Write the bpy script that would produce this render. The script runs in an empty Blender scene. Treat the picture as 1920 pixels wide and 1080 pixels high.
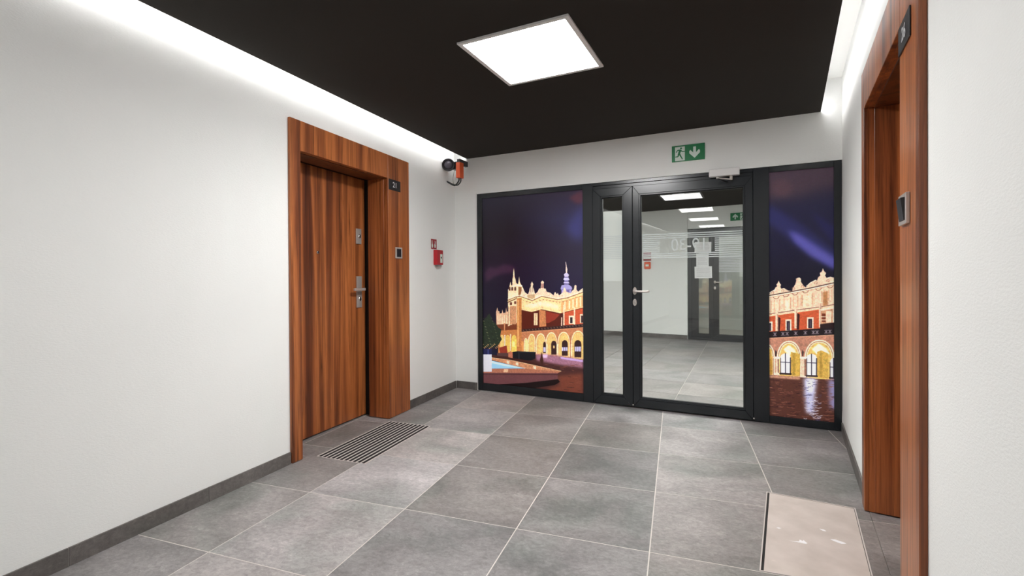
import bpy, bmesh, math, random
import numpy as np
from mathutils import Vector, Matrix

random.seed(7)
sc = bpy.context.scene
COL = sc.collection

# ------------------------------------------------------------------ camera
cam_d = bpy.data.cameras.new('camera')
cam = bpy.data.objects.new('camera', cam_d)
COL.objects.link(cam)
sc.camera = cam
cam_d.sensor_width = 36.0
cam_d.lens = 893.13 / 1920 * 36
cam_d.shift_y = -(540 - 523.3) / 1920
cam_d.clip_start = 0.02
RT = Vector((0.94545772, 0.3256926, -0.00583394))
UP = Vector((0.00376882, 0.00697128, 0.9999686))
FW = Vector((-0.32572304, 0.94545002, -0.00536358))
cam.matrix_world = Matrix(((RT.x, UP.x, -FW.x, 0), (RT.y, UP.y, -FW.y, 0), (RT.z, UP.z, -FW.z, 1.18128), (0, 0, 0, 1)))

# ------------------------------------------------------------------ world, exposure, light levels
w = bpy.data.worlds.new('world')
sc.world = w
w.use_nodes = True
w.node_tree.nodes['Background'].inputs[0].default_value = (0.8, 0.85, 1, 1)
w.node_tree.nodes['Background'].inputs[1].default_value = 0.0
sc.view_settings.view_transform = 'Standard'
sc.view_settings.look = 'None'
sc.view_settings.gamma = 1.0
sc.view_settings.use_curve_mapping = False
sc.view_settings.exposure = 0.08
sc.cycles.use_denoising = True
sc.cycles.max_bounces = 10
sc.cycles.diffuse_bounces = 7
sc.cycles.transparent_max_bounces = 16
sc.cycles.sample_clamp_indirect = 8
PANEL = 58.0      # radiance of the ceiling panel in view
PANEL2 = 8.5      # panels further back in the corridor
COVE = 27.0       # radiance of the cove strips
FAR = 60.0        # unseen panels added to light the hall beyond the glass


# ------------------------------------------------------------------ materials
def s2l(c):
    return tuple(((v / 255) / 12.92 if v / 255 <= .04045 else ((v / 255 + .055) / 1.055) ** 2.4) for v in c)


class NT:
    def __init__(s, name):
        s.m = bpy.data.materials.new(name)
        s.m.use_nodes = True
        s.t = s.m.node_tree
        s.b = s.t.nodes['Principled BSDF']

    def n(s, kind, **kw):
        o = s.t.nodes.new(kind)
        for k, v in kw.items():
            if k in o.inputs:
                o.inputs[k].default_value = v
            else:
                setattr(o, k, v)
        return o

    def l(s, a, b):
        s.t.links.new(a, b)

    def ramp(s, fac, stops):
        r = s.n('ShaderNodeValToRGB')
        e = r.color_ramp.elements
        while len(e) < len(stops):
            e.new(0.5)
        for i, (p, c) in enumerate(stops):
            e[i].position = p
            e[i].color = (*c, 1)
        s.l(fac, r.inputs[0])
        return r.outputs[0]

    def noise(s, scale, detail=3, vec=None, mapscale=None, rough=.5, dist=0.0, coord='Object', loc=None):
        if vec is None:
            tc = s.n('ShaderNodeTexCoord')
            vec = tc.outputs[coord]
        if mapscale:
            mp = s.n('ShaderNodeMapping')
            mp.inputs['Scale'].default_value = mapscale
            s.l(vec, mp.inputs[0])
            if loc is not None:
                s.l(loc, mp.inputs['Location'])
            vec = mp.outputs[0]
        nz = s.n('ShaderNodeTexNoise')
        nz.inputs['Scale'].default_value = scale
        nz.inputs['Detail'].default_value = detail
        nz.inputs['Roughness'].default_value = rough
        nz.inputs['Distortion'].default_value = dist
        s.l(vec, nz.inputs['Vector'])
        return nz.outputs[0]

    def mix(s, a, b, fac, mode='MIX'):
        m = s.n('ShaderNodeMix', data_type='RGBA', blend_type=mode)
        for v, i in ((a, 6), (b, 7), (fac, 0)):
            if isinstance(v, (int, float)):
                m.inputs[i].default_value = v
            elif isinstance(v, tuple):
                m.inputs[i].default_value = (*v, 1) if len(v) == 3 else v
            else:
                s.l(v, m.inputs[i])
        return m.outputs[2]

    def bump(s, h, strength, dist=.002):
        b = s.n('ShaderNodeBump')
        b.inputs['Strength'].default_value = strength
        b.inputs['Distance'].default_value = dist
        s.l(h, b.inputs['Height'])
        s.l(b.outputs[0], s.b.inputs['Normal'])

    def rough(s, v):
        s.b.inputs['Roughness'].default_value = v

    def spec(s, v):
        s.b.inputs['Specular IOR Level'].default_value = v


def plain(name, srgb, rough=.5, metal=0.0, spec=.5, lin=None, var=.0):
    t = NT(name)
    c = lin or s2l(srgb)
    t.b.inputs['Base Color'].default_value = (*c, 1)
    t.rough(rough)
    t.spec(spec)
    t.b.inputs['Metallic'].default_value = metal
    if var:
        nz = t.noise(18, 4)
        t.l(t.ramp(nz, ((.25, tuple(v * (1 - var) for v in c)), (.75, tuple(min(1, v * (1 + var)) for v in c)))), t.b.inputs['Base Color'])
    return t.m


def emit(name, col, strength):
    t = NT(name)
    t.b.inputs['Base Color'].default_value = (.8, .8, .8, 1)
    t.b.inputs['Emission Color'].default_value = (*col, 1)
    t.b.inputs['Emission Strength'].default_value = strength
    return t.m


def wall_mat(name, c):
    t = NT(name)
    nz = t.noise(1.6, 3)
    t.l(t.ramp(nz, ((.3, tuple(v * .975 for v in c)), (.7, c))), t.b.inputs['Base Color'])
    t.rough(.75)
    t.spec(.25)
    a = t.noise(1, 5, mapscale=(75, 75, 190), rough=.62)
    t.bump(a, .55, .0022)
    return t.m


def wood_mat(name='walnut_laminate', k=1.0):
    t = NT(name)
    info = t.n('ShaderNodeObjectInfo')
    mul = t.n('ShaderNodeVectorMath', operation='SCALE')
    comb = t.n('ShaderNodeCombineXYZ')
    t.l(info.outputs['Random'], comb.inputs[0])
    t.l(info.outputs['Random'], comb.inputs[2])
    t.l(comb.outputs[0], mul.inputs[0])
    mul.inputs['Scale'].default_value = 9.0
    broad = t.noise(1, 2.5, mapscale=(11, 11, .30), rough=.5, dist=.6, loc=mul.outputs[0])
    mid = t.noise(1, 4, mapscale=(27, 27, .55), rough=.68, dist=2.2, loc=mul.outputs[0])
    thin = t.noise(1, 3, mapscale=(90, 90, 1.3), rough=.7, dist=1.6, loc=mul.outputs[0])
    fine = t.noise(1, 5, mapscale=(230, 230, 4), rough=.7, loc=mul.outputs[0])
    base = t.ramp(broad, ((.30, s2l((96, 48, 26))), (.44, s2l((146, 82, 44))), (.58, s2l((178, 106, 58))), (.70, s2l((118, 62, 32)))))
    streak = t.ramp(mid, ((.30, (.28, .24, .22)), (.40, (.70, .66, .63)), (.49, (1, 1, 1)), (.58, (1.12, 1.12, 1.1)), (.66, (.82, .80, .78)), (.74, (.5, .46, .44))))
    c = t.mix(base, streak, .95, 'MULTIPLY')
    th = t.ramp(thin, ((.32, (.58, .55, .53)), (.44, (.95, .95, .95)), (.60, (1.12, 1.12, 1.12)), (.72, (.85, .83, .81))))
    c = t.mix(c, th, .8, 'MULTIPLY')
    fr = t.ramp(fine, ((.3, (.80, .78, .76)), (.7, (1.12, 1.12, 1.12))))
    c = t.mix(c, fr, .6, 'MULTIPLY')
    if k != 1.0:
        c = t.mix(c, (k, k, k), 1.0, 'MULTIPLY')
    t.l(c, t.b.inputs['Base Color'])
    t.rough(.34)
    t.spec(.45)
    t.bump(fine, .12, .0006)
    return t.m


def tile_mat():
    t = NT('slate_porcelain')
    info = t.n('ShaderNodeObjectInfo')
    mul = t.n('ShaderNodeVectorMath', operation='SCALE')
    comb = t.n('ShaderNodeCombineXYZ')
    t.l(info.outputs['Random'], comb.inputs[0])
    t.l(info.outputs['Random'], comb.inputs[1])
    t.l(comb.outputs[0], mul.inputs[0])
    mul.inputs['Scale'].default_value = 37.0
    L = mul.outputs[0]
    big = t.noise(1, 3, mapscale=(2.2, 3.2, 2), dist=.6, loc=L)
    mid = t.noise(1, 6, mapscale=(6, 9, 6), rough=.68, dist=1.2, loc=L)
    hue = t.noise(1, 2, mapscale=(1.7, 2.1, 2), dist=.8, loc=L)
    fine = t.noise(1, 5, mapscale=(38, 55, 38), rough=.75, dist=.5, loc=L)
    hc = t.ramp(hue, ((.30, (.258, .260, .247)), (.50, (.296, .273, .269))))
    v = t.ramp(big, ((.28, (.74, .74, .74)), (.72, (1.22, 1.22, 1.22))))
    c = t.mix(hc, v, 1.0, 'MULTIPLY')
    v2 = t.ramp(mid, ((.30, (.74, .74, .74)), (.5, (1.0, 1.0, 1.0)), (.66, (1.2, 1.2, 1.2)), (.74, (1.5, 1.48, 1.46))))
    c = t.mix(c, v2, .75, 'MULTIPLY')
    v3 = t.ramp(fine, ((.3, (.70, .70, .70)), (.7, (1.27, 1.27, 1.27))))
    c = t.mix(c, v3, .9, 'MULTIPLY')
    vein = t.noise(1, 4, mapscale=(7, 11, 8), rough=.6, dist=3.2, loc=L)
    vv = t.ramp(vein, ((.485, (1, 1, 1)), (.5, (1.32, 1.31, 1.30)), (.515, (1, 1, 1))))
    c = t.mix(c, vv, .8, 'MULTIPLY')
    c = t.mix(c, info.outputs['Color'], 1.0, 'MULTIPLY')
    t.l(c, t.b.inputs['Base Color'])
    rr = t.ramp(mid, ((.3, (.42, .42, .42)), (.7, (.56, .56, .56))))
    t.l(rr, t.b.inputs['Roughness'])
    t.spec(.4)
    t.bump(fine, .08, .0008)
    return t.m


def hatch_mat():
    t = NT('bare_screed_board')
    a = t.noise(7, 5)
    c = t.ramp(a, ((.3, s2l((190, 179, 171))), (.7, s2l((210, 199, 192)))))
    b = t.noise(1, 4, mapscale=(16, 20, 10), rough=.6)
    sp = t.ramp(b, ((.66, (0, 0, 0)), (.72, (.35, .35, .35))))
    c = t.mix(c, s2l((222, 212, 202)), sp)
    d = t.noise(1, 3, mapscale=(40, 55, 40))
    dk = t.ramp(d, ((.74, (0, 0, 0)), (.79, (.6, .6, .6))))
    c = t.mix(c, s2l((128, 118, 110)), dk)
    t.l(c, t.b.inputs['Base Color'])
    t.rough(.7)
    t.bump(a, .2, .001)
    return t.m


def glass_mat():
    t = NT('clear_glazing')
    tr = t.n('ShaderNodeBsdfTransparent')
    tr.inputs[0].default_value = (.93, .95, .93, 1)
    gl = t.n('ShaderNodeBsdfGlossy')
    gl.inputs['Roughness'].default_value = 0.0
    gl.inputs['Color'].default_value = (1, 1, 1, 1)
    fr = t.n('ShaderNodeFresnel')
    fr.inputs[0].default_value = 1.5
    ma = t.n('ShaderNodeMath', operation='MULTIPLY')
    ma.inputs[1].default_value = 2.6          # the two faces of a double pane
    geo = t.n('ShaderNodeNewGeometry')
    inv = t.n('ShaderNodeMath', operation='SUBTRACT')
    inv.inputs[0].default_value = 1.0
    t.l(geo.outputs['Backfacing'], inv.inputs[1])
    m2 = t.n('ShaderNodeMath', operation='MULTIPLY')
    t.l(fr.outputs[0], m2.inputs[0])
    t.l(inv.outputs[0], m2.inputs[1])
    t.l(m2.outputs[0], ma.inputs[0])
    ma.use_clamp = True
    mx = t.n('ShaderNodeMixShader')
    t.l(ma.outputs[0], mx.inputs[0])
    t.l(tr.outputs[0], mx.inputs[1])
    t.l(gl.outputs[0], mx.inputs[2])
    t.l(mx.outputs[0], t.t.nodes['Material Output'].inputs['Surface'])
    return t.m


M = {}
M['wall'] = wall_mat('white_stucco_paint', (.85, .855, .838))
M['wood'] = wood_mat()
M['shadewood'] = wood_mat('walnut_painted_shade', .38)  # the same walnut darkened, painting in the shade under the door heads
M['tile'] = tile_mat()
M['hatch'] = hatch_mat()
M['glass'] = glass_mat()
M['black'] = plain('matt_black_ceiling', None, .85, lin=(.029, .025, .0215), spec=.15)
M['white'] = plain('white_enamel', (225, 223, 222), .4)
M['plaster'] = plain('white_upper_ceiling', (225, 225, 222), .8)
M['grout'] = plain('pale_grout', (205, 198, 192), .85, var=.08)
M['frame'] = plain('anthracite_powder_coat', None, .25, lin=(.011, .0135, .0165), spec=.5)
M['gasket'] = plain('black_rubber_gasket', (12, 12, 13), .6)
M['steel'] = plain('brushed_steel', (196, 188, 182), .36, metal=.55)
M['chrome'] = plain('polished_chrome', (225, 222, 218), .12, metal=1.0)
M['alu'] = plain('aluminium_profile', (206, 198, 194), .5)
M['carpet'] = plain('black_rib_carpet', (30, 24, 26), .95, var=.5)
M['red'] = plain('signal_red_plastic', (176, 22, 34), .4)
M['redprint'] = plain('dark_red_print', (150, 20, 36), .5)
M['orange'] = plain('orange_plastic', (226, 84, 22), .4)
M['green'] = plain('sign_green', (0, 118, 66), .45)
M['signwhite'] = plain('sign_white', (214, 228, 218), .5)
M['plate'] = plain('black_number_plate', (26, 24, 26), .42)
M['silver'] = plain('silver_print', (205, 205, 208), .4)
M['darkplastic'] = plain('dark_grey_plastic', (84, 80, 90), .38)
M['blackplastic'] = plain('black_plastic', (30, 28, 32), .35)
M['paper'] = plain('white_paper', (243, 242, 244), .8)
M['print'] = plain('grey_print', (165, 162, 165), .8)
M['cable'] = plain('dark_cable_sleeve', (38, 46, 44), .5)
M['wire'] = plain('grey_wire', (150, 155, 145), .5)
M['frost'] = plain('frosted_film', (226, 226, 232), .7)
M['greyplastic'] = plain('grey_plastic', (140, 140, 142), .5)
M['panel'] = emit('panel_diffuser_light', (1, 1, .99), PANEL)
M['panelback'] = emit('corridor_panel_light', (1, 1, .99), PANEL2)
M['hallfill'] = emit('hall_fill_light', (1, 1, .99), FAR)
M['lobbyfill'] = emit('lobby_fill_light', (1, 1, .95), 9.0)
M['cove'] = emit('cove_strip_light', (1, .99, .985), COVE)


# ------------------------------------------------------------------ geometry helpers
class MB:
    def __init__(s):
        s.bm = bmesh.new()

    def _verts(s, pts, faces, bev=0.0, smooth=False):
        v = [s.bm.verts.new(p) for p in pts]
        fs = []
        for f in faces:
            try:
                fc = s.bm.faces.new([v[i] for i in f])
                fc.smooth = smooth
                fs.append(fc)
            except ValueError:
                pass
        if bev > 0:
            ed = list({e for f in fs for e in f.edges})
            bmesh.ops.bevel(s.bm, geom=ed, offset=bev, segments=1, affect='EDGES', profile=.5)
        return s

    def box(s, x0, x1, y0, y1, z0, z1, bev=0.0):
        p = [(x, y, z) for z in (z0, z1) for y in (y0, y1) for x in (x0, x1)]
        return s._verts(p, [(0, 2, 3, 1), (4, 5, 7, 6), (0, 1, 5, 4), (2, 6, 7, 3), (0, 4, 6, 2), (1, 3, 7, 5)], bev)

    def prism(s, pts, a0, a1, axis='y', bev=0.0):
        n = len(pts)
        def P(q, a):
            if axis == 'y':
                return (q[0], a, q[1])
            if axis == 'z':
                return (q[0], q[1], a)
            return (a, q[0], q[1])
        v = [P(q, a0) for q in pts] + [P(q, a1) for q in pts]
        f = [tuple(range(n)), tuple(range(2 * n - 1, n - 1, -1))] + [(i, i + n, (i + 1) % n + n, (i + 1) % n) for i in range(n)]
        s._verts(v, f, bev)
        bmesh.ops.recalc_face_normals(s.bm, faces=s.bm.faces[:])
        return s

    def lathe(s, prof, c, axis='y', n=28, sx=1.0, sz=1.0):
        # prof: list of (radius, position along the axis)
        ring = []
        for r, a in prof:
            row = []
            for k in range(n):
                t = 2 * math.pi * k / n
                u, v = r * math.cos(t) * sx, r * math.sin(t) * sz
                q = {'y': (c[0] + u, c[1] + a, c[2] + v), 'z': (c[0] + u, c[1] + v, c[2] + a), 'x': (c[0] + a, c[1] + u, c[2] + v)}[axis]
                row.append(s.bm.verts.new(q))
            ring.append(row)
        for i in range(len(ring) - 1):
            for k in range(n):
                f = s.bm.faces.new((ring[i][k], ring[i][(k + 1) % n], ring[i + 1][(k + 1) % n], ring[i + 1][k]))
                f.smooth = True
        s.bm.faces.new(ring[0])
        s.bm.faces.new(ring[-1][::-1])
        bmesh.ops.recalc_face_normals(s.bm, faces=s.bm.faces[:])
        return s

    def tube(s, path, r, n=10, sub=4):
        pts = [Vector(p) for p in path]
        if sub > 1 and len(pts) > 2:
            q = []
            for i in range(len(pts) - 1):
                p0, p1, p2, p3 = pts[max(i - 1, 0)], pts[i], pts[i + 1], pts[min(i + 2, len(pts) - 1)]
                for k in range(sub):
                    t = k / sub
                    q.append(.5 * ((2 * p1) + (p2 - p0) * t + (2 * p0 - 5 * p1 + 4 * p2 - p3) * t * t + (3 * p1 - p0 - 3 * p2 + p3) * t ** 3))
            q.append(pts[-1])
            pts = q
        rows = []
        up = Vector((.13, .27, .95)).normalized()
        for i, p in enumerate(pts):
            d = (pts[min(i + 1, len(pts) - 1)] - pts[max(i - 1, 0)]).normalized()
            a = d.cross(up)
            a = (a if a.length > .05 else d.cross(Vector((1, 0, 0)))).normalized()
            b = d.cross(a).normalized()
            rr = r if not callable(r) else r(i / (len(pts) - 1))
            rows.append([s.bm.verts.new(p + a * rr * math.cos(2 * math.pi * k / n) + b * rr * math.sin(2 * math.pi * k / n)) for k in range(n)])
        for i in range(len(rows) - 1):
            for k in range(n):
                f = s.bm.faces.new((rows[i][k], rows[i][(k + 1) % n], rows[i + 1][(k + 1) % n], rows[i + 1][k]))
                f.smooth = True
        s.bm.faces.new(rows[0])
        s.bm.faces.new(rows[-1][::-1])
        bmesh.ops.recalc_face_normals(s.bm, faces=s.bm.faces[:])
        return s

    def make(s, name, mat, parent=None):
        me = bpy.data.meshes.new(name)
        s.bm.to_mesh(me)
        s.bm.free()
        me.materials.append(M[mat] if isinstance(mat, str) else mat)
        o = bpy.data.objects.new(name, me)
        COL.objects.link(o)
        if parent is not None:
            o.parent = parent
        return o


def rot2(p, a):
    return (p[0] * math.cos(a) - p[1] * math.sin(a), p[0] * math.sin(a) + p[1] * math.cos(a))


class Plane:
    """A wall line: local x runs along it (left to right seen from the room), local y goes into the wall, z up."""
    def __init__(s, a, b):
        s.a = Vector((a[0], a[1], 0))
        s.d = (Vector((b[0], b[1], 0)) - s.a).normalized()
        s.y = Vector((0, 0, 1)).cross(s.d)
        s.ang = math.atan2(s.d.y, s.d.x)

    def mat(s, x=0.0, y=0.0, z=0.0):
        return Matrix.Translation(s.a + s.d * x + s.y * y + Vector((0, 0, z))) @ Matrix.Rotation(s.ang, 4, 'Z')

    def pt(s, x, y=0.0):
        p = s.a + s.d * x + s.y * y
        return (p.x, p.y)


def put(o, plane, x=0.0, y=0.0, z=0.0):
    o.matrix_world = plane.mat(x, y, z)
    return o


def root(name, plane, x, y, z, label=None, cat=None, group=None, kind=None):
    o = bpy.data.objects.new(name, None)
    COL.objects.link(o)
    o.empty_display_size = .05
    put(o, plane, x, y, z)
    return tag(o, label, cat, group, kind)


def tag(o, label=None, cat=None, group=None, kind=None):
    if label:
        o['label'] = label
    if cat:
        o['category'] = cat
    if group:
        o['group'] = group
    if kind:
        o['kind'] = kind
    return o


def text_mesh(name, body, size, mat, parent, loc, away=False, bold=0.0, extrude=.0004, sx=1.0):
    cu = bpy.data.curves.new(name, 'FONT')
    cu.body = body
    cu.size = size
    cu.extrude = extrude
    cu.offset = bold
    cu.align_x = 'CENTER'
    cu.align_y = 'CENTER'
    t = bpy.data.objects.new(name + '_tmp', cu)
    COL.objects.link(t)
    dg = bpy.context.evaluated_depsgraph_get()
    dg.update()
    me = bpy.data.meshes.new_from_object(t.evaluated_get(dg))
    bpy.data.objects.remove(t)
    R = Matrix.Rotation(math.pi / 2, 4, 'X')
    if away:
        R = Matrix.Rotation(math.pi, 4, 'Z') @ R
    me.transform(Matrix.Translation(loc) @ R @ Matrix.Scale(sx, 4, (1, 0, 0)))
    me.materials.clear()
    me.materials.append(M[mat])
    me.name = name
    o = bpy.data.objects.new(name, me)
    COL.objects.link(o)
    o.parent = parent
    return o


# wall lines of the room, measured as distances along each wall
LW = Plane((-2.362, 1.5), (-2.225, 4.61))
BW = Plane((-2.225, 4.61), (1.178, 4.18))
_a = math.radians(11.3)
RW = Plane((1.178, 4.18), (1.178 - 2 * math.sin(_a), 4.18 - 2 * math.cos(_a)))
FP = Plane((-1.443, 9.784), (.195, 9.406))
BLEN = 3.43


# ------------------------------------------------------------------ polygon clipping for tiles
def clip(poly, a, b):
    """keep the part of poly on the left of the line a->b"""
    out = []
    def side(p):
        return (b[0] - a[0]) * (p[1] - a[1]) - (b[1] - a[1]) * (p[0] - a[0])
    for i in range(len(poly)):
        p, q = poly[i], poly[(i + 1) % len(poly)]
        sp, sq = side(p), side(q)
        if sp >= 0:
            out.append(p)
        if (sp > 0 > sq) or (sp < 0 < sq):
            t = sp / (sp - sq)
            out.append((p[0] + (q[0] - p[0]) * t, p[1] + (q[1] - p[1]) * t))
    return out


def area(p):
    return abs(sum(p[i][0] * p[(i + 1) % len(p)][1] - p[(i + 1) % len(p)][0] * p[i][1] for i in range(len(p)))) / 2 if len(p) > 2 else 0


def inside(poly, conv):
    for i in range(len(conv)):
        poly = clip(poly, conv[i], conv[(i + 1) % len(conv)])
        if len(poly) < 3:
            return []
    return poly


def minus(poly, conv):
    pcs, rest = [], poly
    for i in range(len(conv)):
        a, b = conv[i], conv[(i + 1) % len(conv)]
        o = clip(rest, b, a)
        if area(o) > 1e-5:
            pcs.append(o)
        rest = clip(rest, a, b)
        if area(rest) < 1e-6:
            break
    return pcs


def ccw(p):
    s = sum(p[i][0] * p[(i + 1) % len(p)][1] - p[(i + 1) % len(p)][0] * p[i][1] for i in range(len(p)))
    return p if s > 0 else p[::-1]

# ================================================================== the shell
def wall_with_opening(name, plane, x0, x1, h, openings, thick, depth0=0.0):
    m = MB()
    x = x0
    for a, b, z in openings:
        m.box(x, a, depth0, thick, 0, h)
        m.box(a, b, depth0, thick, z, h)
        x = b
    m.box(x, x1, depth0, thick, 0, h)
    o = m.make(name, 'wall')
    put(o, plane)
    return tag(o, kind='structure')


DOOR_L = dict(x0=.896, xi=.980, xj=1.910, x1=2.215)
DOOR_R = dict(x0=1.310, xi=1.400, xj=2.300, x1=2.572)
HO, HT = 2.005, 2.20          # opening height, casing height

o = wall_with_opening('wall_left', LW, -7.0, 3.118, 2.75, [(DOOR_L['xi'] - .06, DOOR_L['xj'] + .065, HO + .04)], .30)
o['label'] = 'white stucco wall on the left around the first brown apartment door'
o = wall_with_opening('wall_right', RW, -.02, 9.4, 2.75, [(DOOR_R['xi'] - .06, DOOR_R['xj'] + .065, HO + .04)], .30)
o['label'] = 'white stucco wall on the right around the second brown apartment door'
m = MB()
m.box(-.3, .266, 0, .12, 0, 2.75)
m.box(.266, BLEN + .3, 0, .12, 2.042, 2.75)
o = put(m.make('wall_back', 'wall'), BW)
tag(o, 'pale wall strip above and beside the dark glazed door frame', kind='structure')
# corridor end behind the viewer
m = MB()
m.box(-3.2, 1.0, -5.3, -5.15, 0, 2.75)
tag(m.make('wall_near', 'wall'), 'white end wall of the corridor behind the viewer', kind='structure')

# upper ceiling above the coves
room = [LW.pt(-7.0), RW.pt(9.4), RW.pt(-.02), LW.pt(3.118)]
room = ccw(room)
m = MB()
m.prism([LW.pt(-7.1, .05), RW.pt(9.5, .05), RW.pt(-.1, .05), LW.pt(3.2, .05)], 2.66, 2.74, 'z')
tag(m.make('ceiling', 'plaster'), 'white upper ceiling hidden above the light coves', kind='structure')

# dropped black ceiling slab with the light strips along both long edges
cl0, cl1 = (-2.076, 4.587), (-2.260, 1.467)
dl = Vector((cl1[0] - cl0[0], cl1[1] - cl0[1])).normalized()
cr0, cr1 = (1.045, 4.200), (.715, 2.526)
dr = Vector((cr1[0] - cr0[0], cr1[1] - cr0[1])).normalized()
pl_far = (cl0[0] + dl.x * 9.6, cl0[1] + dl.y * 9.6)
pr_far = (cr0[0] + dr.x * 9.4, cr0[1] + dr.y * 9.4)
m = MB()
m.prism([cl0, cr0, pr_far, pl_far], 2.42, 2.426, 'z')
m.prism([(cl0[0] + .015, cl0[1] - .001), (cr0[0] - .015, cr0[1] - .001), (pr_far[0] - .015, pr_far[1]), (pl_far[0] + .015, pl_far[1])], 2.4261, 2.52, 'z')
slab = m.make('ceiling_slab', 'black')
tag(slab, 'matt black dropped ceiling slab with lit gaps along both side walls', kind='structure')
slab.name = 'ceiling_panel'
nl = Vector((dl.y, -dl.x))       # towards the left wall
if nl.x > 0:
    nl = -nl
nr = Vector((-dr.y, dr.x))
if nr.x < 0:
    nr = -nr
for (c0, dd, nn, L) in ((cl0, dl, nl, 9.3), (cr0, dr, nr, 9.2)):
    q = []
    for t_, o_ in ((.03, -.012), (L, -.012), (L, -.001), (.03, -.001)):
        q.append((c0[0] + dd.x * t_ + nn.x * o_, c0[1] + dd.y * t_ + nn.y * o_))
    m = MB()
    m.prism(ccw(q), 2.427, 2.444, 'z')
    m.make('light_strip', 'cove', slab)

# ------------------------------------------------------------------ floor: slab, grout and single tiles
X0, Y0, TS = -1.912, 1.509, .6
HATCH = ccw([(.461, 2.901), (.854, 2.835), (.704, 2.113), (.309, 2.113)])
GRATE = ccw([(-2.251, 2.555), (-2.227, 3.357), (-1.852, 3.354), (-1.862, 2.537)])
floor = MB()
floor.box(-4.5, 4.2, -5.4, 11.9, -.06, -.004)
floor = floor.make('floor', 'grout')
tag(floor, 'grey slate-look tiled floor with pale grout lines', kind='structure')
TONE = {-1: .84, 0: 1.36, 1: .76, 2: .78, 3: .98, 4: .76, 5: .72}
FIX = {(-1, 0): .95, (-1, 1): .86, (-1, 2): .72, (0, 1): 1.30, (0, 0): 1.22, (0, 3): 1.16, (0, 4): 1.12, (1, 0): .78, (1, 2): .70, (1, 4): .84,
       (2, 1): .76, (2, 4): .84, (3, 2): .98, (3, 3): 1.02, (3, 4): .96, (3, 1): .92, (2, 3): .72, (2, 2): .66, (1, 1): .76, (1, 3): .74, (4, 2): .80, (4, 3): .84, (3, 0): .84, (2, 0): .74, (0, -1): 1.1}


def make_tile(pieces, tone, parent=floor, thick=.012, name='tile', mat='tile', ztop=0.0, bev=.0008):
    xs = [p[0] for q in pieces for p in q]
    ys = [p[1] for q in pieces for p in q]
    cx, cy = (min(xs) + max(xs)) / 2, (min(ys) + max(ys)) / 2
    m = MB()
    for q in pieces:
        m.prism([(x - cx, y - cy) for x, y in ccw(q)], ztop - thick, ztop, 'z')
    o = m.make(name, mat, parent)
    o.location = (cx, cy, 0)
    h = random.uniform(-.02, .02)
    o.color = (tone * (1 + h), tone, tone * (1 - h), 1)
    return o


roomT = ccw([LW.pt(-7.0, -.001), RW.pt(9.4, -.001), RW.pt(.0, -.001), LW.pt(3.112, -.001)])
rec_l = ccw([LW.pt(DOOR_L['xi'] - .05, .001), LW.pt(DOOR_L['xj'] + .05, .001), LW.pt(DOOR_L['xj'] + .05, .29), LW.pt(DOOR_L['xi'] - .05, .29)])
rec_r = ccw([RW.pt(DOOR_R['xi'] - .05, .001), RW.pt(DOOR_R['xj'] + .05, .001), RW.pt(DOOR_R['xj'] + .05, .29), RW.pt(DOOR_R['xi'] - .05, .29)])
G = .0026
bed = []
for reg in (roomT, rec_l, rec_r):
    pcs = [reg]
    for hole in (HATCH, GRATE):
        nx = []
        for q in pcs:
            nx += minus(q, hole) if area(inside(q, hole)) > 1e-5 else [q]
        pcs = nx
    bed += pcs
m = MB()
for q in bed:
    m.prism(ccw(q), -.0039, -.0006, 'z')
m.make('grout_bed', 'grout', floor)
for i in range(-3, 7):
    for j in range(-12, 6):
        sq = [(X0 + TS * i + G, Y0 + TS * j + G), (X0 + TS * (i + 1) - G, Y0 + TS * j + G), (X0 + TS * (i + 1) - G, Y0 + TS * (j + 1) - G), (X0 + TS * i + G, Y0 + TS * (j + 1) - G)]
        pcs = []
        for reg in (roomT, rec_l, rec_r):
            q = inside(sq, reg)
            if area(q) > 4e-4:
                pcs.append(q)
        for hole in (HATCH, GRATE):
            nx = []
            for q in pcs:
                if area(inside(q, hole)) > 1e-5:
                    nx += minus(q, hole)
                else:
                    nx.append(q)
            pcs = nx
        pcs = [q for q in pcs if area(q) > 3e-4]
        if pcs:
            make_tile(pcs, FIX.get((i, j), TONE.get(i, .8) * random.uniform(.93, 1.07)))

# ------------------------------------------------------------------ skirting of the same stone, in pieces
def skirting(name, plane, cuts, side_label):
    b = MB()
    b.box(cuts[0], cuts[-1], -.007, 0, .001, .074)
    base = put(b.make(name, 'grout'), plane)
    tag(base, side_label, kind='structure')
    for a, c in zip(cuts[:-1], cuts[1:]):
        mm = MB()
        w = c - a - .003
        mm.box(-w / 2, w / 2, -.010, -.001, 0, .076)
        o = mm.make('tile', 'tile', base)
        o.location = ((a + c) / 2, 0, 0)
        k = random.uniform(.34, .44)
        o.color = (k * 1.02, k, k * .96, 1)
    return base


skirting('baseboard_left', LW, [-6.85 + .6 * k for k in range(13)] + [.894], 'dark grey stone skirting left of the first apartment door')
skirting('baseboard_left', LW, [2.217, 2.50, 3.10], 'dark grey stone skirting between the left door and the corner')
skirting('baseboard_back', BW, [.012, .245, .264], 'short dark grey stone skirting left of the glazed frame')
skirting('baseboard_right', RW, [.02, .45, 1.05, 1.308], 'dark grey stone skirting between the glazed frame and the right door')
skirting('baseboard_right', RW, [2.575 + .6 * k for k in range(12)], 'dark grey stone skirting nearer than the right door')

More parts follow.
